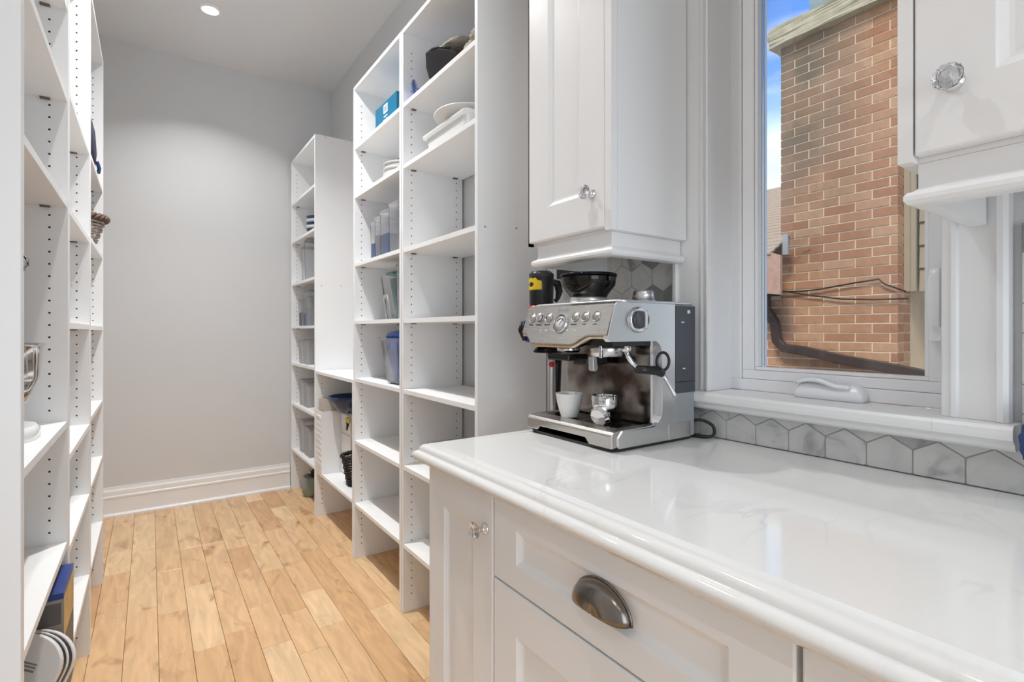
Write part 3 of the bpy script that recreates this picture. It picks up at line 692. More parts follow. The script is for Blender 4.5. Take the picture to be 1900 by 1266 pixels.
def text(body, c, size, parent, mat, name='lettering', u=None, v=None, ex=.0003):
    cu = bpy.data.curves.new('t', 'FONT'); cu.body = body; cu.size = size; cu.align_x = 'CENTER'; cu.align_y = 'CENTER'; cu.extrude = ex; cu.resolution_u = 2
    tmp = bpy.data.objects.new('t', cu); COL.objects.link(tmp); dg = bpy.context.evaluated_depsgraph_get(); me = bpy.data.meshes.new_from_object(tmp.evaluated_get(dg)); bpy.data.objects.remove(tmp)
    u = Vector(u).normalized(); v = Vector(v).normalized(); w = u.cross(v)
    mt = Matrix((u, v, w)).transposed().to_4x4(); mt.translation = Vector(c)-(Vector(parent['_o']) if '_o' in parent else Vector((0, 0, 0)))
    me.transform(mt); me.materials.clear(); me.materials.append(M[mat])
    o = bpy.data.objects.new(name, me); COL.objects.link(o); o.parent = parent; return o
U_ = (0, -1, 0)
text('Breville', onpanel(.952, 1.2295, .0008)[0], .0135, em, 'greyl', u=U_, v=up)
for yy, s_ in ((1.066, 'POWER'), (1.033, 'FILTER SIZE'), (1.000, 'GRIND AMT'), (.902, 'PROGRAM'), (.868, '1 CUP'), (.833, '2 CUP')):
    text(s_, onpanel(yy, 1.1945, .0008)[0], .0042, em, 'black', 'button_lettering', U_, up)
m = MB()
for yy in (1.019, .998, .918, .893):
    c_, _ = onpanel(yy, 1.181, .0006); m.lathe([(.0022, 0), (.0022, .001)], c_, pn, 8)
m.build('indicator_lights', 'dial', em, kind='stuff')
# steam dial on the side
sd_ = MB().lathe([(.029, 0), (.029, .004), (.026, .0055)], (.8935, y0-.0002, 1.2045), (0, -1, 0), 32).build('steam_dial', 'chrome', em)
m = MB().lathe([(.0205, .0055), (.019, .016), (.0001, .0165)], (.8935, y0-.0002, 1.2045), (0, -1, 0), 28); m.build('dial_knob', 'grey', sd_)
MB().box(.8895, .8975, y0-.026, y0-.006, 1.184, 1.225).build('dial_grip', 'steel', sd_, bevel=.002)
MB().loft([(.968, .941, .128, .1565, zt-.003, .02), (.968, .941, .1295, .158, zt-.001, .021), (.968, .941, .1295, .158, zt+.0022, .021), (.968, .941, .126, .154, zt+.0035, .019)], 6, True, True, True).build('top_plate', 'steelt', em)
zt += .0035
# hopper
hp = MB().lathe([(.044, 0), (.046, .018), (.050, .024), (.066, .045), (.0685, .062), (.0685, .066)], (.905, .957, zt), (0, 0, 1), 36, cap=False).build('hopper', 'smoke', em, solid=.002)
MB().lathe([(.0720, .0665), (.0725, .069), (.070, .073), (.045, .0755), (.0001, .0758)], (.905, .957, zt), (0, 0, 1), 36).build('hopper_lid', 'blackgloss', hp)
MB().lathe([(.042, .002), (.044, .020), (.056, .036), (.030, .043), (.0001, .041)], (.905, .957, zt), (0, 0, 1), 28).build('coffee_beans', simple('coffee_beans', (.035, .016, .008), .35, noise=.5, nscale=120, bump=1, bscale=180), hp, kind='stuff')
MB().lathe([(.046, 0), (.046, .014)], (.905, .957, zt+.0004), (0, 0, 1), 36, cap=False).build('hopper_collar', 'steel', hp, solid=.0015)
MB().lathe([(.0285, 0), (.0285, .004)], (.972, .838, zt+.0003), (0, 0, 1), 28).lathe([(.0001, .004), (.0270, .004), (.0245, .024), (.021, .027), (.0001, .0275)], (.972, .838, zt+.0003), (0, 0, 1), 28).build('tamper_knob', 'steel', em)
# group heads, cradle
MB().lathe([(.0001, 0), (.027, 0), (.029, .006), (.028, .020), (.0001, .020)], (.868, .990, 1.126), (0, 0, 1), 28).build('grinder_outlet', 'chrome', em)
MB().box(.835, .905, .955, 1.035, 1.106, 1.122).box(.86, .93, .915, .965, 1.096, 1.116).build('grinding_cradle', 'black', em, bevel=.004)
MB().lathe([(.0001, 0), (.037, 0), (.038, .018), (.036, .026), (.0001, .026)], (.872, .862, 1.1205), (0, 0, 1), 36).build('group_head', 'steel', em)
MB().box(.832, .838, .838, .846, 1.118, 1.148).build('alignment_mark', 'chrome', em, bevel=.001)
MB().prism([(.8405, 1.1195), (.852, 1.1195), (.857, 1.092), (.850, 1.084), (.842, 1.088)], .8735, .8900, 'y').build('hot_water_spout', 'steel', em, bevel=.001)
# steam wand
wd = MB().lathe([(.0001, 0), (.011, 0), (.011, .012), (.0001, .012)], (.872, .800, 1.134), (0, 0, 1), 16).tube([(.872, .800, 1.134), (.873, .796, 1.122), (.880, .790, 1.108), (.893, .785, 1.094)], .0052, 10).build('steam_wand', 'chrome', em)
wm = MB().tube([(.889, .786, 1.094), (.915, .779, 1.0925), (.945, .772, 1.089), (.957, .769, 1.083)], [.009, .0095, .011, .010], 12)
cc = Vector((.958, .7685, 1.110)); wm.tube([cc+Vector((.0165*math.cos(a), -.004*math.cos(a), .0205*math.sin(a))) for a in [-PI/2-.6+i*(2*PI-.2)/20 for i in range(21)]], .0035, 8)
wm.build('rubber_grip', 'black', wd)
MB().tube([(.951, .770, 1.088), (.966, .764, 1.066), (.985, .758, 1.034), (.987, .757, 1.030)], [.0048, .0048, .0048, .0058], 12).build('wand_tube', 'chrome', wd)
# power cable
MB().tube(spline([(1.098, .80, .955), (1.108, .782, .960), (1.118, .770, .958), (1.128, .7560, .948), (1.131, .752, .932), (1.126, .756, .9225), (1.115, .768, .9195), (1.1075, .790, .9195), (1.106, .84, .9195)]), .0038, 8).build('power_cable', 'cord', em)
# cup
cp = MB().lathe([(.0001, .002), (.019, .002), (.0195, 0), (.021, .002), (.025, .014), (.0315, .038), (.0345, .059), (.0352, .0605), (.0338, .0605), (.031, .041), (.024, .016), (.015, .007), (.0001, .006)], (.868, .987, .9545+.0078), (0, 0, 1), 36)
o = cp.build('cup', 'ceramic'); tag(o, 'small white espresso cup standing on the drip grille', 'cup')
# portafilter
pf = thing('portafilter', 'chrome portafilter with ribbed handle end resting on the drip tray', 'portafilter', (.872, .868, .958))
zp = .9625
MB().lathe([(.0001, .030), (.022, .030), (.026, .034), (.029, .040), (.0300, .066), (.0288, .0672), (.0272, .066), (.0265, .045), (.0001, .043)], (.872, .868, zp), (0, 0, 1), 36).build('basket', 'chrome', pf)
MB().lathe([(.0262, .0600), (.0001, .0604)], (.872, .868, zp), (0, 0, 1), 24).build('coffee_puck', simple('ground_coffee', (.05, .02, .012), .9, bump=1), pf)
MB().box(.866, .878, .893, .907, zp+.052, zp+.058).box(.842, .850, .846, .858, zp+.052, zp+.058).build('lug', 'chrome', pf, bevel=.001)
MB().box(.862, .882, .856, .880, zp+.0005, zp+.030).build('spout', 'chrome', pf, bevel=.004)
m = MB(); c0 = Vector((.862, .862, zp+.026)); dd = Vector((-.30, -.06, -.12)).normalized()
rows = []; q = Vector((0, 0, 1)).rotation_difference(dd)
for (r_, z_) in ((.012, .0), (.020, .006), (.0235, .014), (.019, .023), (.0001, .026)):
    rows.append([c0+q @ Vector((r_*(1+.07*(k % 2))*math.cos(2*PI*k/28), r_*(1+.07*(k % 2))*math.sin(2*PI*k/28), z_)) for k in range(28)])
m.grid(rows, True).build('handle', 'chrome', pf)

# ------------------------------------------------------------------ stick vacuum in the gap by the tall shelving
v = thing('stick_vacuum', 'black cordless stick vacuum with yellow label, upright behind the espresso machine', 'vacuum cleaner', (1.01, 1.28, 0))
vx, vy = .995, 1.262
vb = MB().lathe([(.0001, 1.257), (.036, 1.257), (.037, 1.262), (.038, 1.350), (.037, 1.357), (.034, 1.3585), (.033, 1.360), (.030, 1.3635), (.0001, 1.3645)], (vx, vy, 0), (0, 0, 1), 36).build('motor_housing', 'black', v)
# yellow saw-edged sticker wrapped on the housing
m = MB(); rows = [[], []]
for i in range(27):
    a = math.radians(140+i*3.6); r_ = .0384
    top = 1.341-.013*max(0, (i-16)/10)**1.3-.004*math.cos(i*.9)*.5; bot = 1.305+(.003 if i % 2 else -.002)
    rows[0].append((vx+r_*math.cos(a), vy+r_*math.sin(a), bot)); rows[1].append((vx+r_*math.cos(a), vy+r_*math.sin(a), top))
m.grid(rows).build('yellow_sticker', 'yellow', vb, solid=.0004)
m = MB(); rows = [[], []]
for i in range(9):
    a = math.radians(160+i*4.2); h_ = .0075*math.sin(PI*(i+.6)/9.2); rows[0].append((vx+.0388*math.cos(a), vy+.0388*math.sin(a), 1.322-h_)); rows[1].append((vx+.0388*math.cos(a), vy+.0388*math.sin(a), 1.322+h_))
m.grid(rows).build('sticker_slot', 'black', vb, solid=.0003)
m = MB()
for k in range(3): m.lathe([(.0384, 1.3462+k*.0036), (.0386, 1.3472+k*.0036), (.0384, 1.3482+k*.0036)], (vx, vy, 0), (0, 0, 1), 32, cap=False)
m.build('vent_rings', 'grey', vb)
MB().lathe([(.024, 1.236), (.030, 1.240), (.030, 1.2565), (.0001, 1.2568)], (vx-.010, vy, 0), (0, 0, 1), 28).build('red_collar', 'red', v)
MB().lathe([(.022, 1.214), (.026, 1.222), (.024, 1.2355)], (vx-.010, vy, 0), (0, 0, 1), 24).build('neck', 'black', v)
cyb = MB().lathe([(.0001, 1.145), (.026, 1.145), (.038, 1.160), (.042, 1.185), (.036, 1.212), (.0001, 1.214)], (vx-.018, vy+.01, 0), (0, 0, 1), 24).build('cyclone_body', 'blue', v)
m = MB()
for k in range(12):
    a = 2*PI*k/12; m.tube([(vx-.018+.040*math.cos(a), vy+.01+.040*math.sin(a), 1.208), (vx-.018+.047*math.cos(a), vy+.01+.047*math.sin(a), 1.182), (vx-.018+.034*math.cos(a), vy+.01+.034*math.sin(a), 1.150)], [.004, .006, .004], 6)
m.build('cyclone_cones', 'black', cyb, kind='stuff')
MB().lathe([(.022, 1.142), (.040, 1.124), (.046, 1.116), (.044, 1.112), (.0001, 1.112)], (vx+.025, vy, 0), (0, 0, 1), 24).build('bin_base', 'blackgloss', v)
MB().tube([(vx+.036, vy, 1.335), (vx+.064, vy, 1.33), (vx+.072, vy, 1.305), (vx+.066, vy, 1.285), (vx+.058, vy, 1.274), (vx+.052, vy, 1.279)], [.010, .013, .012, .008, .006, .004], 10).build('pistol_grip', 'black', v)
MB().tube([(1.034, vy, .06), (1.036, vy, 1.07), (1.034, vy, 1.115)], .0125, 14).build('wand', 'steel', v)
MB().tube([(1.060, vy+.008, .55), (1.062, vy+.008, 1.0), (1.058, vy, 1.115)], [.013, .014, .016], 12).build('crevice_tool', 'black', v)
MB().lathe([(.0001, -.001), (.0085, 0), (.0085, .006), (.0001, .007)], (1.026, vy-.011, 1.075), (-.4, -1, 0), 14).build('release_button', 'red', v)
MB().box(.965, 1.095, 1.185, 1.325, 0.001, .055).build('floor_head', 'black', v, bevel=.01)
MB().box(1.115, WX-.001, 1.205, 1.335, 1.352, 1.402).build('wall_dock', 'black', v, bevel=.004)
MB().tube([(1.02, 1.20, 1.352), (1.02, 1.22, 1.39), (1.05, 1.25, 1.41), (1.12, 1.27, 1.39)], .0012, 6).build('charging_wire', 'grey', v)

# ------------------------------------------------------------------ blue cloth at right edge
m = MB(); m.ico((1.098, .158, 1.010), 1, 4, (.030, .046, .055), .05)
o = m.build('dish_cloth', 'bottleblue'); tag(o, 'dark blue terry cloth bunched beside the end of the window sill', 'cloth')

# ------------------------------------------------------------------ things on the right shelves
def z_on(s): return s+PT+.0004
# unit 1
zs = z_on(2.112)
t = thing('fryer_basket', 'glossy black pan-shaped basket on the top shelf beside the wine glass', 'basket', (.975, 1.705, zs))
P = [(1.866, 2.278), (1.760, 2.248), (1.670, 2.205), (1.610, 2.165), (1.580, zs), (1.798, zs), (1.834, 2.160), (1.860, 2.212)]
m = MB(); rr = []
for xq, k in ((.886, .97), (.892, .99), (.93, 1), (1.03, 1), (1.06, .94)):
    cy_, cz_ = 1.715, zs+.05; rr.append([(xq, cy_+(a-cy_)*k, max(zs, cz_+(b-cz_)*k)) for a, b in P])
m.grid(rr, True, True, True).build('pan', 'blackgloss', t, bevel=.008, seg=3)
m = MB(); m.tube([(.900, 1.866, 2.280), (.893, 1.810, 2.268), (.893, 1.760, 2.252), (.893, 1.670, 2.210)], .0045, 8).build('rim', 'black', t)
MB().box(.905, .935, 1.838, 1.872, 2.272, 2.290).build('lip', 'blackgloss', t, bevel=.004)
o = MB().ico((.965, 1.745, 2.262), 1, 4, (.055, .085, .022), .08).build('cloth', 'beige'); tag(o, 'crumpled beige cloth lying over the top of the black basket', 'cloth', 'beige cloths on the top shelf')
o = MB().ico((.935, 1.565, zs+.036), 1, 4, (.032, .055, .036), .08).build('cloth', 'beige'); tag(o, 'long beige cloth roll on the near side of the black basket', 'cloth', 'beige cloths on the top shelf')
o = MB().ico((.905, 1.480, zs+.030), 1, 4, (.034, .028, .030), .12).ico((.915, 1.476, zs+.075), 1, 4, (.028, .022, .040), .12).build('cloth', 'beige'); tag(o, 'knitted beige cloth bundle against the near panel of the top shelf', 'cloth', 'beige cloths on the top shelf')
t = thing('wine_glass', 'blue stemmed wine glass lying on its side on the top shelf', 'glass', (.905, 1.87, zs))
gc = (.893, 1.972, zs+.041); ga = (.72, -.70, .0)
MB().lathe([(.0385, 0), (.0385, .0015), (.02, .004), (.004, .008), (.0035, .06), (.006, .066), (.026, .080), (.037, .105), (.040, .130), (.034, .17)], gc, ga, 32, cap=False).build('bowl_and_stem', 'blueglass', t, solid=.0012)
zs = z_on(1.856)
t = thing('baking_dish', 'large white rectangular baking dish on the second shelf from the top', 'dish', (.98, 1.67, zs))
MB().loft([(.985, 1.712, .086, .145, zs, .02), (.985, 1.712, .093, .160, zs+.058, .02), (.985, 1.712, .104, .176, zs+.061, .02), (.985, 1.712, .104, .176, zs+.071, .02), (.985, 1.712, .089, .158, zs+.071, .02), (.985, 1.712, .080, .140, zs+.006, .02)], 6).build('dish_body', 'ceramic', t, bevel=.002)
m = MB().lathe([(.0001, 0), (.095, 0), (.105, .006), (.150, .026), (.152, .030), (.10, .011), (.0001, .008)], (1.006, 1.690, zs+.0715), (.06, 0, 1), 40)
o = m.build('plate', 'ceramic_dull'); tag(o, 'round white platter laid across the top of the baking dish', 'plate')
zs = z_on(.600)
t = thing('glass_casserole', 'clear glass casserole just above the countertop corner, on a middle shelf', 'dish', (.98, 1.72, zs))
MB().loft([(.985, 1.72, .075, .12, zs, .03), (.985, 1.72, .09, .14, zs+.115, .03), (.985, 1.72, .098, .15, zs+.12, .03)], 6, True, False).build('casserole_body', 'clear', t, solid=.003)
# unit 2
zs = z_on(2.112)
t = thing('teal_box', 'flat teal cardboard box with white printed square on the top shelf', 'box', (.95, 2.30, zs))
MB().box(.893, 1.07, 2.165, 2.425, zs, zs+.112).build('carton', 'teal', t, bevel=.0015)
MB().box(.8922, .8928, 2.268, 2.318, zs+.058, zs+.098).build('printed_square', 'paper', t)
MB().box(.8914, .8921, 2.278, 2.308, zs+.066, zs+.090).build('printed_icon', 'greyl', t)
MB().box(.8922, .8928, 2.272, 2.314, zs+.040, zs+.046).box(.8922, .8928, 2.262, 2.324, zs+.027, zs+.030).build('printed_lines', 'paper', t)
zs = z_on(1.862)
def plate_at(c, r, label, mat='ceramic', grp=None):
    o = MB().lathe([(.0001, 0), (r*.55, 0), (r*.62, .004), (r, .014), (r, .0165), (r*.6, .0075), (r*.5, .004), (.0001, .004)], c, (0, 0, 1), 36).build('plate', mat); return tag(o, label, 'plate', grp)
for k in range(5):
    plate_at((1.0, 2.265, zs+k*.0118), .125 if k % 2 == 0 else .118, ('white plate in the stack on the middle tall unit, ' + ('bottom one', 'second from bottom', 'the middle one', 'second from top', 'topmost')[k]), 'ceramic', 'stacked white plates')
def canister(label, ya, yb, zs, h, blue=None, mat='clear', xf=.888, xb=1.06, grp='tall clear canisters', lidmat='frost'):
    cy, hy, cx, hx = (ya+yb)/2, (yb-ya)/2, (xf+xb)/2, (xb-xf)/2
    t = thing('canister', label, 'container', (cx, cy, zs), grp)
    r = min(.012, hy*.8)
    MB().loft([(cx, cy, hx-.004, hy-.002, zs, r*.8), (cx, cy, hx, hy, zs+h-.012, r)], 4, True, False).build('canister_body', mat, t)
    MB().loft([(cx, cy, hx+.001, hy+.001, zs+h-.0115, r), (cx, cy, hx+.001, hy+.001, zs+h-.003, r), (cx, cy, hx-.004, hy-.003, zs+h, r*.8)], 4).build('lid', lidmat, t)
    if blue: MB().loft([(cx, cy, hx-.007, hy-.0045, zs+.002, r*.5), (cx, cy, hx-.006, hy-.004, zs+h*blue[0], r*.5)], 4).build('contents', blue[1], t)
zs = z_on(1.510)
canister('tall clear canister half full of blue, farthest on its shelf', 2.440, 2.492, zs, .186, (.42, 'bluetint'))
canister('tall clear canister with pale contents, second from the far end', 2.376, 2.432, zs, .198, (.55, 'frost'))
canister('widest tall clear canister with blue contents beside the two slim ones', 2.262, 2.362, zs, .212, (.48, 'bluetint'))
canister('tallest clear canister, partly hidden by the shelf divider', 2.150, 2.252, zs, .228, (.35, 'frost'))
zs = z_on(1.214)
t = thing('pitcher', 'clear pitcher with teal lid and handle on the middle shelf', 'pitcher', (.97, 2.29, zs))
MB().loft([(.972, 2.290, .062, .052, zs, .02), (.972, 2.295, .080, .078, zs+.205, .025)], 6, True, False, True).build('pitcher_body', 'clear', t)
MB().loft([(.990, 2.270, .045, .040, zs+.006, .02), (.985, 2.275, .062, .058, zs+.190, .02)], 6, True, True, True).build('inner_jug', 'tealtint', t)
MB().loft([(.972, 2.275, .070, .055, zs+.2055, .02), (.972, 2.275, .068, .053, zs+.218, .02)], 6).build('lid', 'tealp', t)
MB().tube([(.965, 2.325, zs+.218), (.965, 2.305, zs+.240), (.965, 2.265, zs+.246), (.965, 2.225, zs+.238), (.965, 2.215, zs+.219)], .006, 10).build('lid_handle', 'tealp', t)
MB().tube([(.900, 2.300, zs+.008), (.888, 2.305, zs+.09), (.890, 2.300, zs+.110), (.889, 2.262, zs+.110), (.888, 2.250, zs+.09), (.900, 2.25, zs+.008)], .005, 8).build('handle', 'frost', t)
canister('clear canister standing between the teal pitcher and the shelf divider', 2.105, 2.165, zs, .240, (.5, 'frost'), grp='lone clear canister')
zs = z_on(.918)
t = thing('storage_bin', 'clear plastic bin with a royal blue lidded jug inside, middle shelf', 'bin', (.97, 2.26, zs))
MB().loft([(.975, 2.240, .070, .080, zs+.008, .02), (.975, 2.245, .088, .118, zs+.205, .025), (.975, 2.245, .093, .124, zs+.206, .025), (.975, 2.245, .093, .124, zs+.212, .025)], 6, True, False, True).build('bin_body', 'clear', t)
m = MB()
for a in (-.05, .05):
    for b in (-.05, .05): m.lathe([(.008, 0), (.010, .0085)], (.975+a, 2.24+b, zs), (0, 0, 1), 10)
m.build('feet', 'frost', t)
t = thing('blue_jug', 'royal blue jug with domed lid standing inside the clear bin', 'jug', (.98, 2.22, zs))
MB().loft([(.970, 2.225, .048, .052, zs+.012, .02), (.966, 2.235, .066, .082, zs+.150, .03), (.966, 2.235, .068, .086, zs+.214, .03)], 8, True, True, True).build('jug_body', 'royal', t)
MB().loft([(.966, 2.235, .070, .088, zs+.2145, .03), (.966, 2.235, .064, .080, zs+.232, .03), (.966, 2.228, .035, .050, zs+.244, .025), (.966, 2.21, .02, .02, zs+.255, .01)], 8, True, True, True).build('lid', 'royal', t)

# unit 4 (far corner)
zs = z_on(1.826)
for k in range(5):
    r = .085
    o = MB().lathe([(.0001, 0), (r*.45, 0), (r*.8, .020), (r, .050), (r, .052), (r*.78, .022), (r*.4, .004), (.0001, .004)], (.985, 3.80, zs+k*.022), (0, 0, 1), 28).build('bowl', 'navyb' if k in (0, 2, 4) else 'ceramic')
    tag(o, ('navy' if k in (0, 2, 4) else 'white') + ' bowl in the striped stack in the corner unit, ' + ('bottom one', 'second from bottom', 'the middle one', 'second from top', 'topmost')[k], 'bowl', 'stacked navy and white bowls')
def bins(zs, ys, h, gname, lab, mat='clear', inner=None, xf=.895):
    for k, (a, b) in enumerate(ys): canister(lab % (['leftmost', 'second from left', 'third from left', 'rightmost in view'][k] if len(ys) > 2 else ['left', 'right'][k]), a, b, zs, h[k], inner[k] if inner else None, mat, xf, xf+.15, gname)
bins(z_on(1.512), [(3.86, 3.93), (3.74, 3.845)], [.250, .285], 'clear tubs high in the corner unit', 'tall clear tub high in the corner unit, the %s one', 'clear')
bins(z_on(1.196), [(3.965, 4.02), (3.905, 3.955), (3.835, 3.895), (3.74, 3.825)], [.195, .205, .215, .255], 'slim canisters in the corner unit', 'slim clear canister at eye height in the corner unit, %s', 'clear', [(.5, 'navyb'), (.5, 'frost'), (.4, 'bluetint'), (.5, 'frost')])
bins(z_on(.925), [(3.90, 4.01), (3.76, 3.88)], [.165, .175], 'grey tubs below eye height', 'clear tub just below eye height in the corner unit, %s of two', 'frost')
bins(z_on(.625), [(3.89, 4.00), (3.76, 3.87)], [.185, .17], 'tubs on the low middle shelf', 'clear tub on the third shelf up in the corner unit, %s of two', 'frost')
bins(z_on(.287), [(3.89, 4.00), (3.70, 3.86)], [.23, .20], 'tubs on the lowest shelf', 'frosted tub on the lowest shelf of the corner unit, %s of two', 'frost')
# plant-like bag on the floor
t = thing('plant_pot', 'small leafy plant in a sage green wrapped pot on the floor', 'plant', (.965, 3.86, 0))
m = MB().lathe([(.0001, .001), (.055, .001), (.075, .03), (.080, .09), (.066, .12), (.072, .14), (.060, .135), (.0001, .13)], (.965, 3.86, 0), (0, 0, 1), 20)
for vv in m.b.verts: vv.co += Vector((R.uniform(-.005, .005), R.uniform(-.005, .005), 0))
m.build('pot', 'sage', t)
m = MB()
for k in range(26):
    a = R.uniform(0, 2*PI); l = R.uniform(.05, .10); e_ = R.uniform(.3, 1.2); b0 = Vector((.965, 3.86, .13)); d_ = Vector((math.cos(a)*math.cos(e_)*.6, math.sin(a)*math.cos(e_)*.6, math.sin(e_))); s_ = d_.cross(Vector((0, 0, 1))).normalized()*.014
    m.grid([[b0, b0+d_*.001], [b0+d_*l*.5-s_, b0+d_*l*.5+s_], [b0+d_*l, b0+d_*l+s_*.05]])
m.build('foliage', 'leaf', t, kind='stuff')

# low unit
zs = z_on(.278)
t = thing('file_box', 'tall white tapered file box with papers, far end of the low unit', 'box', (.95, 3.33, zs))
m = MB(); m.prism([(.868, zs), (1.10, zs), (1.035, zs+.385), (.868, zs+.385)], 3.275, 3.279, 'y'); m.prism([(.868, zs), (1.10, zs), (1.035, zs+.385), (.868, zs+.385)], 3.393, 3.397, 'y'); m.box(.864, .868, 3.275, 3.397, zs, zs+.385).box(.868, 1.10, 3.279, 3.393, zs, zs+.004)
m.build('case', 'cab', t)
m = MB()
for k in range(9): m.box(.858, .8635, 3.285, 3.388, zs+.05+k*.036, zs+.068+k*.036)
m.build('ribs', 'cab', t)
m = MB()
for k in range(7): m.box(.875, 1.0-.01*k, 3.286+k*.014, 3.294+k*.014, zs+.0045, zs+.455-.006*(k % 3))
m.build('papers', simple('paper_edges', (.58, .52, .46), .8, noise=.1, nscale=60), t)
t = thing('drawer_box', 'white three drawer plastic box under the navy bowl in the low unit', 'box', (1.04, 3.0, zs))
MB().box(.985, 1.14, 3.062, 3.262, zs, zs+.385).build('case', 'cab', t, bevel=.006)
for k in range(3): 
    d = MB().box(.979, .9845, 3.072, 3.252, zs+.012+k*.124, zs+.125+k*.124).build('drawer', 'cab', t, bevel=.002)
t0 = zs+.3855
o = MB().lathe([(.0001, 0), (.055, 0), (.075, .010), (.128, .085), (.134, .105), (.131, .105), (.120, .085), (.068, .014), (.0001, .010)], (1.004, 3.135, t0), (0, 0, 1), 40).build('bowl', 'navyb'); tag(o, 'large navy mixing bowl on top of the white drawer box', 'bowl')
t = thing('scissors', 'yellow and black handled tool hanging on the front of the white drawer box', 'tool', (.965, 2.93, .66))
MB().ico((.966, 3.085, zs+.350), 1, 2, (.010, .022, .020), .05).build('handle', 'yellow', t); MB().tube([(.966, 3.095, zs+.36), (.964, 3.08, zs+.325), (.964, 3.095, zs+.29)], [.010, .008, .005], 8).build('grip', 'black', t)

def wicker(label, c, r0, r1, h, body, rimm, cat='basket', n=22, rows_=11, rim=.012):
    t = thing('wicker_basket', label, cat, c, 'wicker baskets'); c = Vector(c)
    m = MB(); 
    for j in range(rows_):
        f = (j+.5)/rows_; r = r0+(r1-r0)*f; z = h*f
        m.tube([c+Vector(((r+.0035*math.cos(PI*k+PI*j))*math.cos(2*PI*k/n), (r+.0035*math.cos(PI*k+PI*j))*math.sin(2*PI*k/n), z)) for k in range(n+1)], h/rows_*.36, 5)
    m.build('weave', body, t, kind='stuff')
    m = MB()
    for k in range(n):
        a = 2*PI*k/n; m.tube([c+Vector((r0*math.cos(a), r0*math.sin(a), .002)), c+Vector((r1*math.cos(a), r1*math.sin(a), h))], .0022, 5)
    m.build('stakes', body, t, kind='stuff')
    MB().lathe([(.0001, .001), (r0, .001), (r0, .006), (.0001, .006)], c, (0, 0, 1), 24).build('bottom', body, t)
    m = MB()
    for s in (0, 1, 2):
        m.tube([c+Vector(((r1+rim*.6*math.cos(k*.9+2.1*s))*math.cos(2*PI*k/66), (r1+rim*.6*math.cos(k*.9+2.1*s))*math.sin(2*PI*k/66), h+rim*.6*math.sin(k*.9+2.1*s))) for k in range(67)], rim*.45, 6)
    m.build('braided_rim', rimm, t)
    return t
wicker('black wicker basket on the lower shelf of the low unit', (.985, 2.945, zs), .060, .092, .170, 'blackwick', 'blackwick')
# ------------------------------------------------------------------ things on the left shelves
zs = z_on(1.513)
wicker('tapered grey wicker basket with dark braided rim on the left shelves', (-.262, 2.88, zs), .060, .104, .135, 'tanwick', 'brownwick', rim=.017)
zs = z_on(1.823)
t = thing('pouch', 'dark navy cloth pouch standing above the wicker basket', 'bag', (-.3, 2.7, zs))
MB().loft([(-.29, 2.69, .10, .125, zs, .03), (-.29, 2.69, .108, .135, zs+.08, .04), (-.29, 2.69, .103, .128, zs+.17, .04), (-.29, 2.69, .085, .11, zs+.205, .04)], 6, True, True, True).build('pouch_body', 'navy', t)
MB().tube([(-.183, 2.80, zs+.055), (-.176, 2.815, zs+.03), (-.178, 2.80, zs+.008)], .007, 8).build('drawstring', 'navyb', t)
zs = z_on(.922)
t = thing('stand_mixer', 'white stand mixer with a polished steel bowl, cut by the open door', 'mixer', (-.32, 1.56, zs))
MB().loft([(-.318, 1.56, .115, .098, zs, .08), (-.318, 1.56, .115, .098, zs+.018, .08), (-.318, 1.56, .108, .092, zs+.030, .08)], 8, True, True, True).build('base', 'ceramic', t)
MB().lathe([(.038, .030), (.040, .045), (.052, .052), (.080, .085), (.098, .135), (.104, .205), (.108, .208), (.108, .211), (.103, .209), (.096, .135), (.078, .088), (.05, .056), (.0001, .052)], (-.302, 1.575, zs), (0, 0, 1), 40, cap=False).build('bowl', 'chrome', t)
MB().loft([(-.415, 1.53, .035, .045, zs+.0305, .03), (-.415, 1.53, .033, .042, zs+.26, .03)], 8, True, True, True).build('column', 'ceramic', t)
MB().loft([(-.345, 1.545, .10, .045, zs+.262, .04), (-.345, 1.545, .115, .055, zs+.300, .045), (-.345, 1.545, .105, .048, zs+.345, .04), (-.35, 1.545, .07, .03, zs+.362, .03)], 8, True, True, True).build('head', 'ceramic', t)
MB().lathe([(.018, .215), (.018, .262)], (-.30, 1.565, zs), (0, 0, 1), 16).build('attachment_shaft', 'chrome', t)
zs = z_on(.262)
t = thing('appliance_carton', 'tall printed carton with blue top and gold side on the bottom left shelf', 'box', (-.26, 1.7, zs))
MB().box(-.42, -.166, 1.60, 1.79, zs, zs+.200).build('carton', 'boxgrey', t, bevel=.001)
MB().box(-.42, -.166, 1.60, 1.79, zs+.2003, zs+.270).build('carton_top', 'boxgrey', t, bevel=.001)
MB().box(-.4205, -.1655, 1.5995, 1.7905, zs+.2705, zs+.284).build('blue_top', simple('box_blue_print', (.02, .05, .22), .4, noise=.4, nscale=15), t)
MB().box(-.1658, -.1650, 1.602, 1.788, zs+.175, zs+.268).build('gold_print', 'gold', t)
MB().box(-.1658, -.1652, 1.602, 1.788, zs+.002, zs+.174).build('dark_side_print', 'boxdark', t)
m = MB()
for k in range(9): m.lathe([(.0001, .0006), (R.uniform(.008, .014), .0005), (R.uniform(.008, .014), 0)], (-.245+R.uniform(-.035, .025), 1.5998, zs+.150+R.uniform(-.03, .025)), (0, -1, 0), 12)
m.build('food_print', 'rust', t)
MB().box(-.42, -.17, 1.5990, 1.5996, zs+.212, zs+.262).build('grey_print', 'boxdark', t)
t = thing('contact_grill', 'white and black rounded electric grill leaning before the printed carton', 'grill', (-.27, 1.5, zs))
ax = Vector((-.38, -.86, .34)).normalized(); ux = Vector((1, -.45, .15)); ux = (ux-ax*ux.dot(ax)).normalized(); uy = ax.cross(ux)
if uy.z < 0: uy = -uy
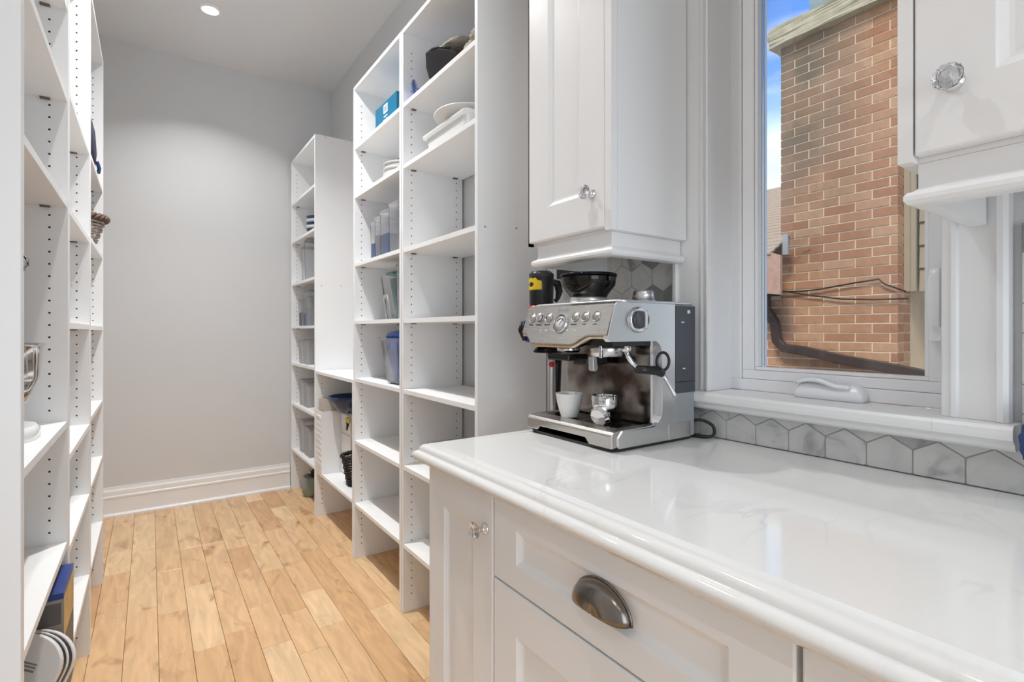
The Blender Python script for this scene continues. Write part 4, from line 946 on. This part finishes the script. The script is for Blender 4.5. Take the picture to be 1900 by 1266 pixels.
ca, sa = math.cos(-.45), math.sin(-.45); ux, uy = ux*ca+uy*sa, uy*ca-ux*sa
def dplate(name, mat, o0, o1, sc_=1, par=t, lab=None):
    c = Vector((-.230, 1.535, zs+.130)); pts = []; sc_ *= 1.2
    for i in range(21):
        a = PI*i/20; pts.append((.062*sc_*math.cos(a), .035*sc_+.050*sc_*math.sin(a)))
    pts += [(-.062*sc_, -.082*sc_), (.062*sc_, -.082*sc_)]
    return MB().grid([[c+ux*a+uy*b+ax*o_ for a, b in pts] for o_ in (o0, o1)], True, True, True).build(name, mat, par, bevel=.002)
dplate('shell', 'ceramic', .020, .032); dplate('plate', 'black', .0065, .0195, .975); dplate('shell', 'ceramic', .001, .006, 1.0); dplate('plate', 'black', -.015, .0005, .975); dplate('shell', 'ceramic', -.026, -.0155)
c = Vector((-.230, 1.535, zs+.130))+ax*.0326
m = MB()
for k, (a, b, w_, h_) in enumerate([(0.005, .050, .022, .003), (.005, .044, .022, .003), (.005, .037, .022, .004)]+[(-.005+.004*(k % 2), .022-.006*k, .018, .0012) for k in range(6)]):
    p = [c+ux*(a+sx*w_)+uy*(b+sy*h_*.5) for sx, sy in ((-1, -1), (1, -1), (1, 1), (-1, 1))]; m.grid([[q for q in p], [q+ax*.0004 for q in p]], True, True, True)
m.build('rating_label', 'label_grey', t)

# ------------------------------------------------------------------ outside
struct(MB().box(1.6, 9, -6, 12, -.6, -.5).build('ground', 'soil'))
BH = .067; BL = .213
ch = thing('chimney', 'weathered brick chimney with a mossy concrete cap outside the window', 'chimney', (4.4, 1.77, -.5))
CY0, CY1, CZT = 1.371, 2.163, 3.44
MB().box(4.1545, 4.70, CY0+.0045, CY1-.0045, -.5, CZT-.001).build('mortar_core', 'mortar', ch)
def brick(par, xa, xb, ya, yb, za, zb):
    c = ((xa+xb)/2, (ya+yb)/2, (za+zb)/2); o_ = Vector(par['_o']) if '_o' in par else Vector((0, 0, 0))
    k = (round(xb-xa, 4), round(yb-ya, 4))
    if k not in BM:
        m = MB(); m.box(xa-c[0], xb-c[0], ya-c[1], yb-c[1], za-c[2], zb-c[2]); o = m.build('brick', 'brick'); BM[k] = o.data; 
    else:
        o = bpy.data.objects.new('brick', BM[k]); COL.objects.link(o)
    o.parent = par; o.location = Vector(c)-o_+Vector((R.uniform(-.0015, .0015), 0, 0)); return o
BM = {}
row = 0; z = .635
nb = 0
while z+BH-.01 < CZT:
    y = CY1-(0 if row % 2 == 0 else BL/2)
    zz0, zz1 = z, z+BH-.010
    ys = [CY1] + ([] if row % 2 == 0 else [CY1-BL/2])
    cur = ys[-1]
    while cur-BL > CY0+.01: cur -= BL; ys.append(cur)
    ys.append(CY0)
    for i in range(len(ys)-1):
        a, b = ys[i+1]+(.005 if i < len(ys)-2 else 0), ys[i]-(.005 if i else 0)
        if b-a > .02:
            brick(ch, 4.150, 4.25 if i < len(ys)-2 else 4.255, a, b, zz0, zz1)
    # return on the near side face
    brick(ch, 4.265 if row % 2 else 4.265, 4.37, CY0, CY0+.05, zz0, zz1)
    z += BH; row += 1
rows = []
m = MB(); m.grid([[(4.075, CY0-.08, CZT), (4.76, CY0-.08, CZT), (4.76, CY1+.06, CZT), (4.075, CY1+.06, CZT)], [(4.07, CY0-.08, CZT+.10), (4.77, CY0-.08, CZT+.10), (4.77, CY1+.065, CZT+.10), (4.07, CY1+.065, CZT+.10)], [(4.075, CY0-.07, CZT+.155), (4.75, CY0-.07, CZT+.155), (4.75, CY1+.055, CZT+.155), (4.075, CY1+.055, CZT+.155)], [(4.22, CY0+.1, CZT+.23), (4.6, CY0+.1, CZT+.23), (4.6, CY1-.1, CZT+.23), (4.22, CY1-.1, CZT+.23)]], True, True, True)
bmesh.ops.subdivide_edges(m.b, edges=m.b.edges, cuts=5, use_grid_fill=True)
for vv in m.b.verts: vv.co += Vector([R.uniform(-.007, .007) for _ in range(3)])
m.build('chimney_cap', 'concrete', ch)
m = MB(); m.lathe([(.13, CZT+.2), (.125, CZT+.55), (.105, CZT+.56), (.105, CZT+.25)], (4.40, 1.92, 0), (0, 0, 1), 24).build('flue_pot', 'flue', ch)

h = thing('neighbour_house', 'neighbouring house with shingled roof, beige siding and brick wall behind the chimney', 'house', (5.5, 2.6, -.5))
MB().box(4.1565, 4.24, CY1+.001, 4.2, -.5, 1.46).build('mortar_wall', 'mortar', h)
for r_ in range(13):
    z = .635+r_*BH
    if z+BH > 1.50: break
    y = CY1+.006+(BL/2 if r_ % 2 == 0 else 0)
    if r_ % 2 == 0: brick(h, 4.152, 4.235, CY1+.001, CY1+.001+BL/2, z, z+BH-.010)
    while y < 3.0:
        brick(h, 4.152, 4.235, y+.005, y+BL-.005, z, z+BH-.010); y += BL
# eave: fascia, soffit, roof
m = MB(); m.prism([(2.018, 1.45), (2.018, 1.745), (2.13, 1.79), (2.35, 1.74), (2.35, 1.61), (2.20, 1.50), (2.16, 1.47)], 3.86, 3.89, 'x'); m.build('fascia_board', 'fascia', h)
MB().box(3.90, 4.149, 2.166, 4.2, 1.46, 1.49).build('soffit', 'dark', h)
m = MB(); n = 24
for k in range(n):
    f0, f1 = k/n, (k+1.25)/n
    p = lambda f, dz: (3.85+1.60*f, 1.765+.93*f+dz)
    a, b = p(f0, .012), p(min(f1, 1.02), .0)
    yn = 2.09 if f0 < .19 else 2.168
    m.prism([a, b, (b[0], b[1]-.012), (a[0], a[1]-.016)], yn, 5.5, 'y')
m.build('shingles', 'shingle', h, kind='stuff')
MB().prism([(4.17, 1.49), (5.45, 2.66), (7.0, 1.9), (7.0, 1.49)], 2.17, 5.5, 'y').build('gable_wall', 'siding', h)
MB().box(4.02, 4.04, 2.045, 2.085, 1.768, 1.925).build('roof_flashing', 'galv', h)
MB().tube([(4.03, 2.06, 1.83), (4.11, 1.98, 1.835), (4.12, 1.93, 1.833)], .004, 6).build('flashing_nail', 'galv', h)
# siding bay right of the chimney
sw = [1.451, 1.612, 1.770, 1.930, 2.10, 2.27, 2.44, 2.61, 2.78, 2.95]
MB().box(4.255, 4.30, 1.338, 1.3705, 1.451, 3.1).box(4.275, 4.30, 1.310, 1.338, 1.451, 3.1).build('corner_trim', 'siding', h)
for a, b in zip(sw[:-1], sw[1:]):
    MB().prism([(4.350, a), (4.335, a), (4.352, b+.012), (4.37, b+.012)], .3, 1.309, 'y').build('siding_board', 'siding', h)
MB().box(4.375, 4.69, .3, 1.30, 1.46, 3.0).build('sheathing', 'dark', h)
MB().box(4.72, 4.85, -.5, CY0-.01, -.5, 1.44).build('foundation_wall', 'mortar', h)
# downspout
ds = [(4.08, 2.258, 1.59), (4.08, 2.249, 1.363), (4.08, 2.174, 1.24), (4.08, 2.157, 1.103), (4.08, 2.102, 1.045), (4.08, 1.947, 1.028), (4.08, 1.674, 0.971), (4.08, 1.397, 0.93), (4.08, 1.233, 0.901), (4.08, 1.081, 0.871)]
m = MB(); rows = []
for i, p in enumerate(ds):
    p = Vector(p); d_ = (Vector(ds[min(i+1, len(ds)-1)])-Vector(ds[max(i-1, 0)])).normalized(); u = Vector((1, 0, 0)); v_ = d_.cross(u)
    rows.append([p+u*a*.028+v_*b*.034 for a, b in ((-1, -1), (-1, 1), (1, 1), (1, -1))])
m.grid(rows, True, True, True); o = m.build('downspout', 'brown', bevel=.006); tag(o, 'dark brown metal downspout bending and running low across the brick', 'downspout')
for nm, pts, lab in (('cable', [(4.03, 2.35, 1.50), (4.12, 2.144, 1.493), (4.125, 1.99, 1.485), (4.125, 1.86, 1.492), (4.125, 1.642, 1.520), (4.125, 1.474, 1.537), (4.125, 1.442, 1.501), (4.125, 1.319, 1.442)], 'upper black cable sagging across the brick below the eave'), ('cable', [(4.06, 2.30, 1.50), (4.12, 2.093, 1.486), (4.125, 1.899, 1.445), (4.125, 1.712, 1.411), (4.125, 1.507, 1.397), (4.125, 1.304, 1.394)], 'lower black cable strung across the brick above the downspout')):
    o = MB().tube(pts, .0055, 6).build(nm, 'cord'); tag(o, lab, 'cable', 'cables on the brick')
for o in bpy.data.objects:
    if '_o' in o: del o['_o']
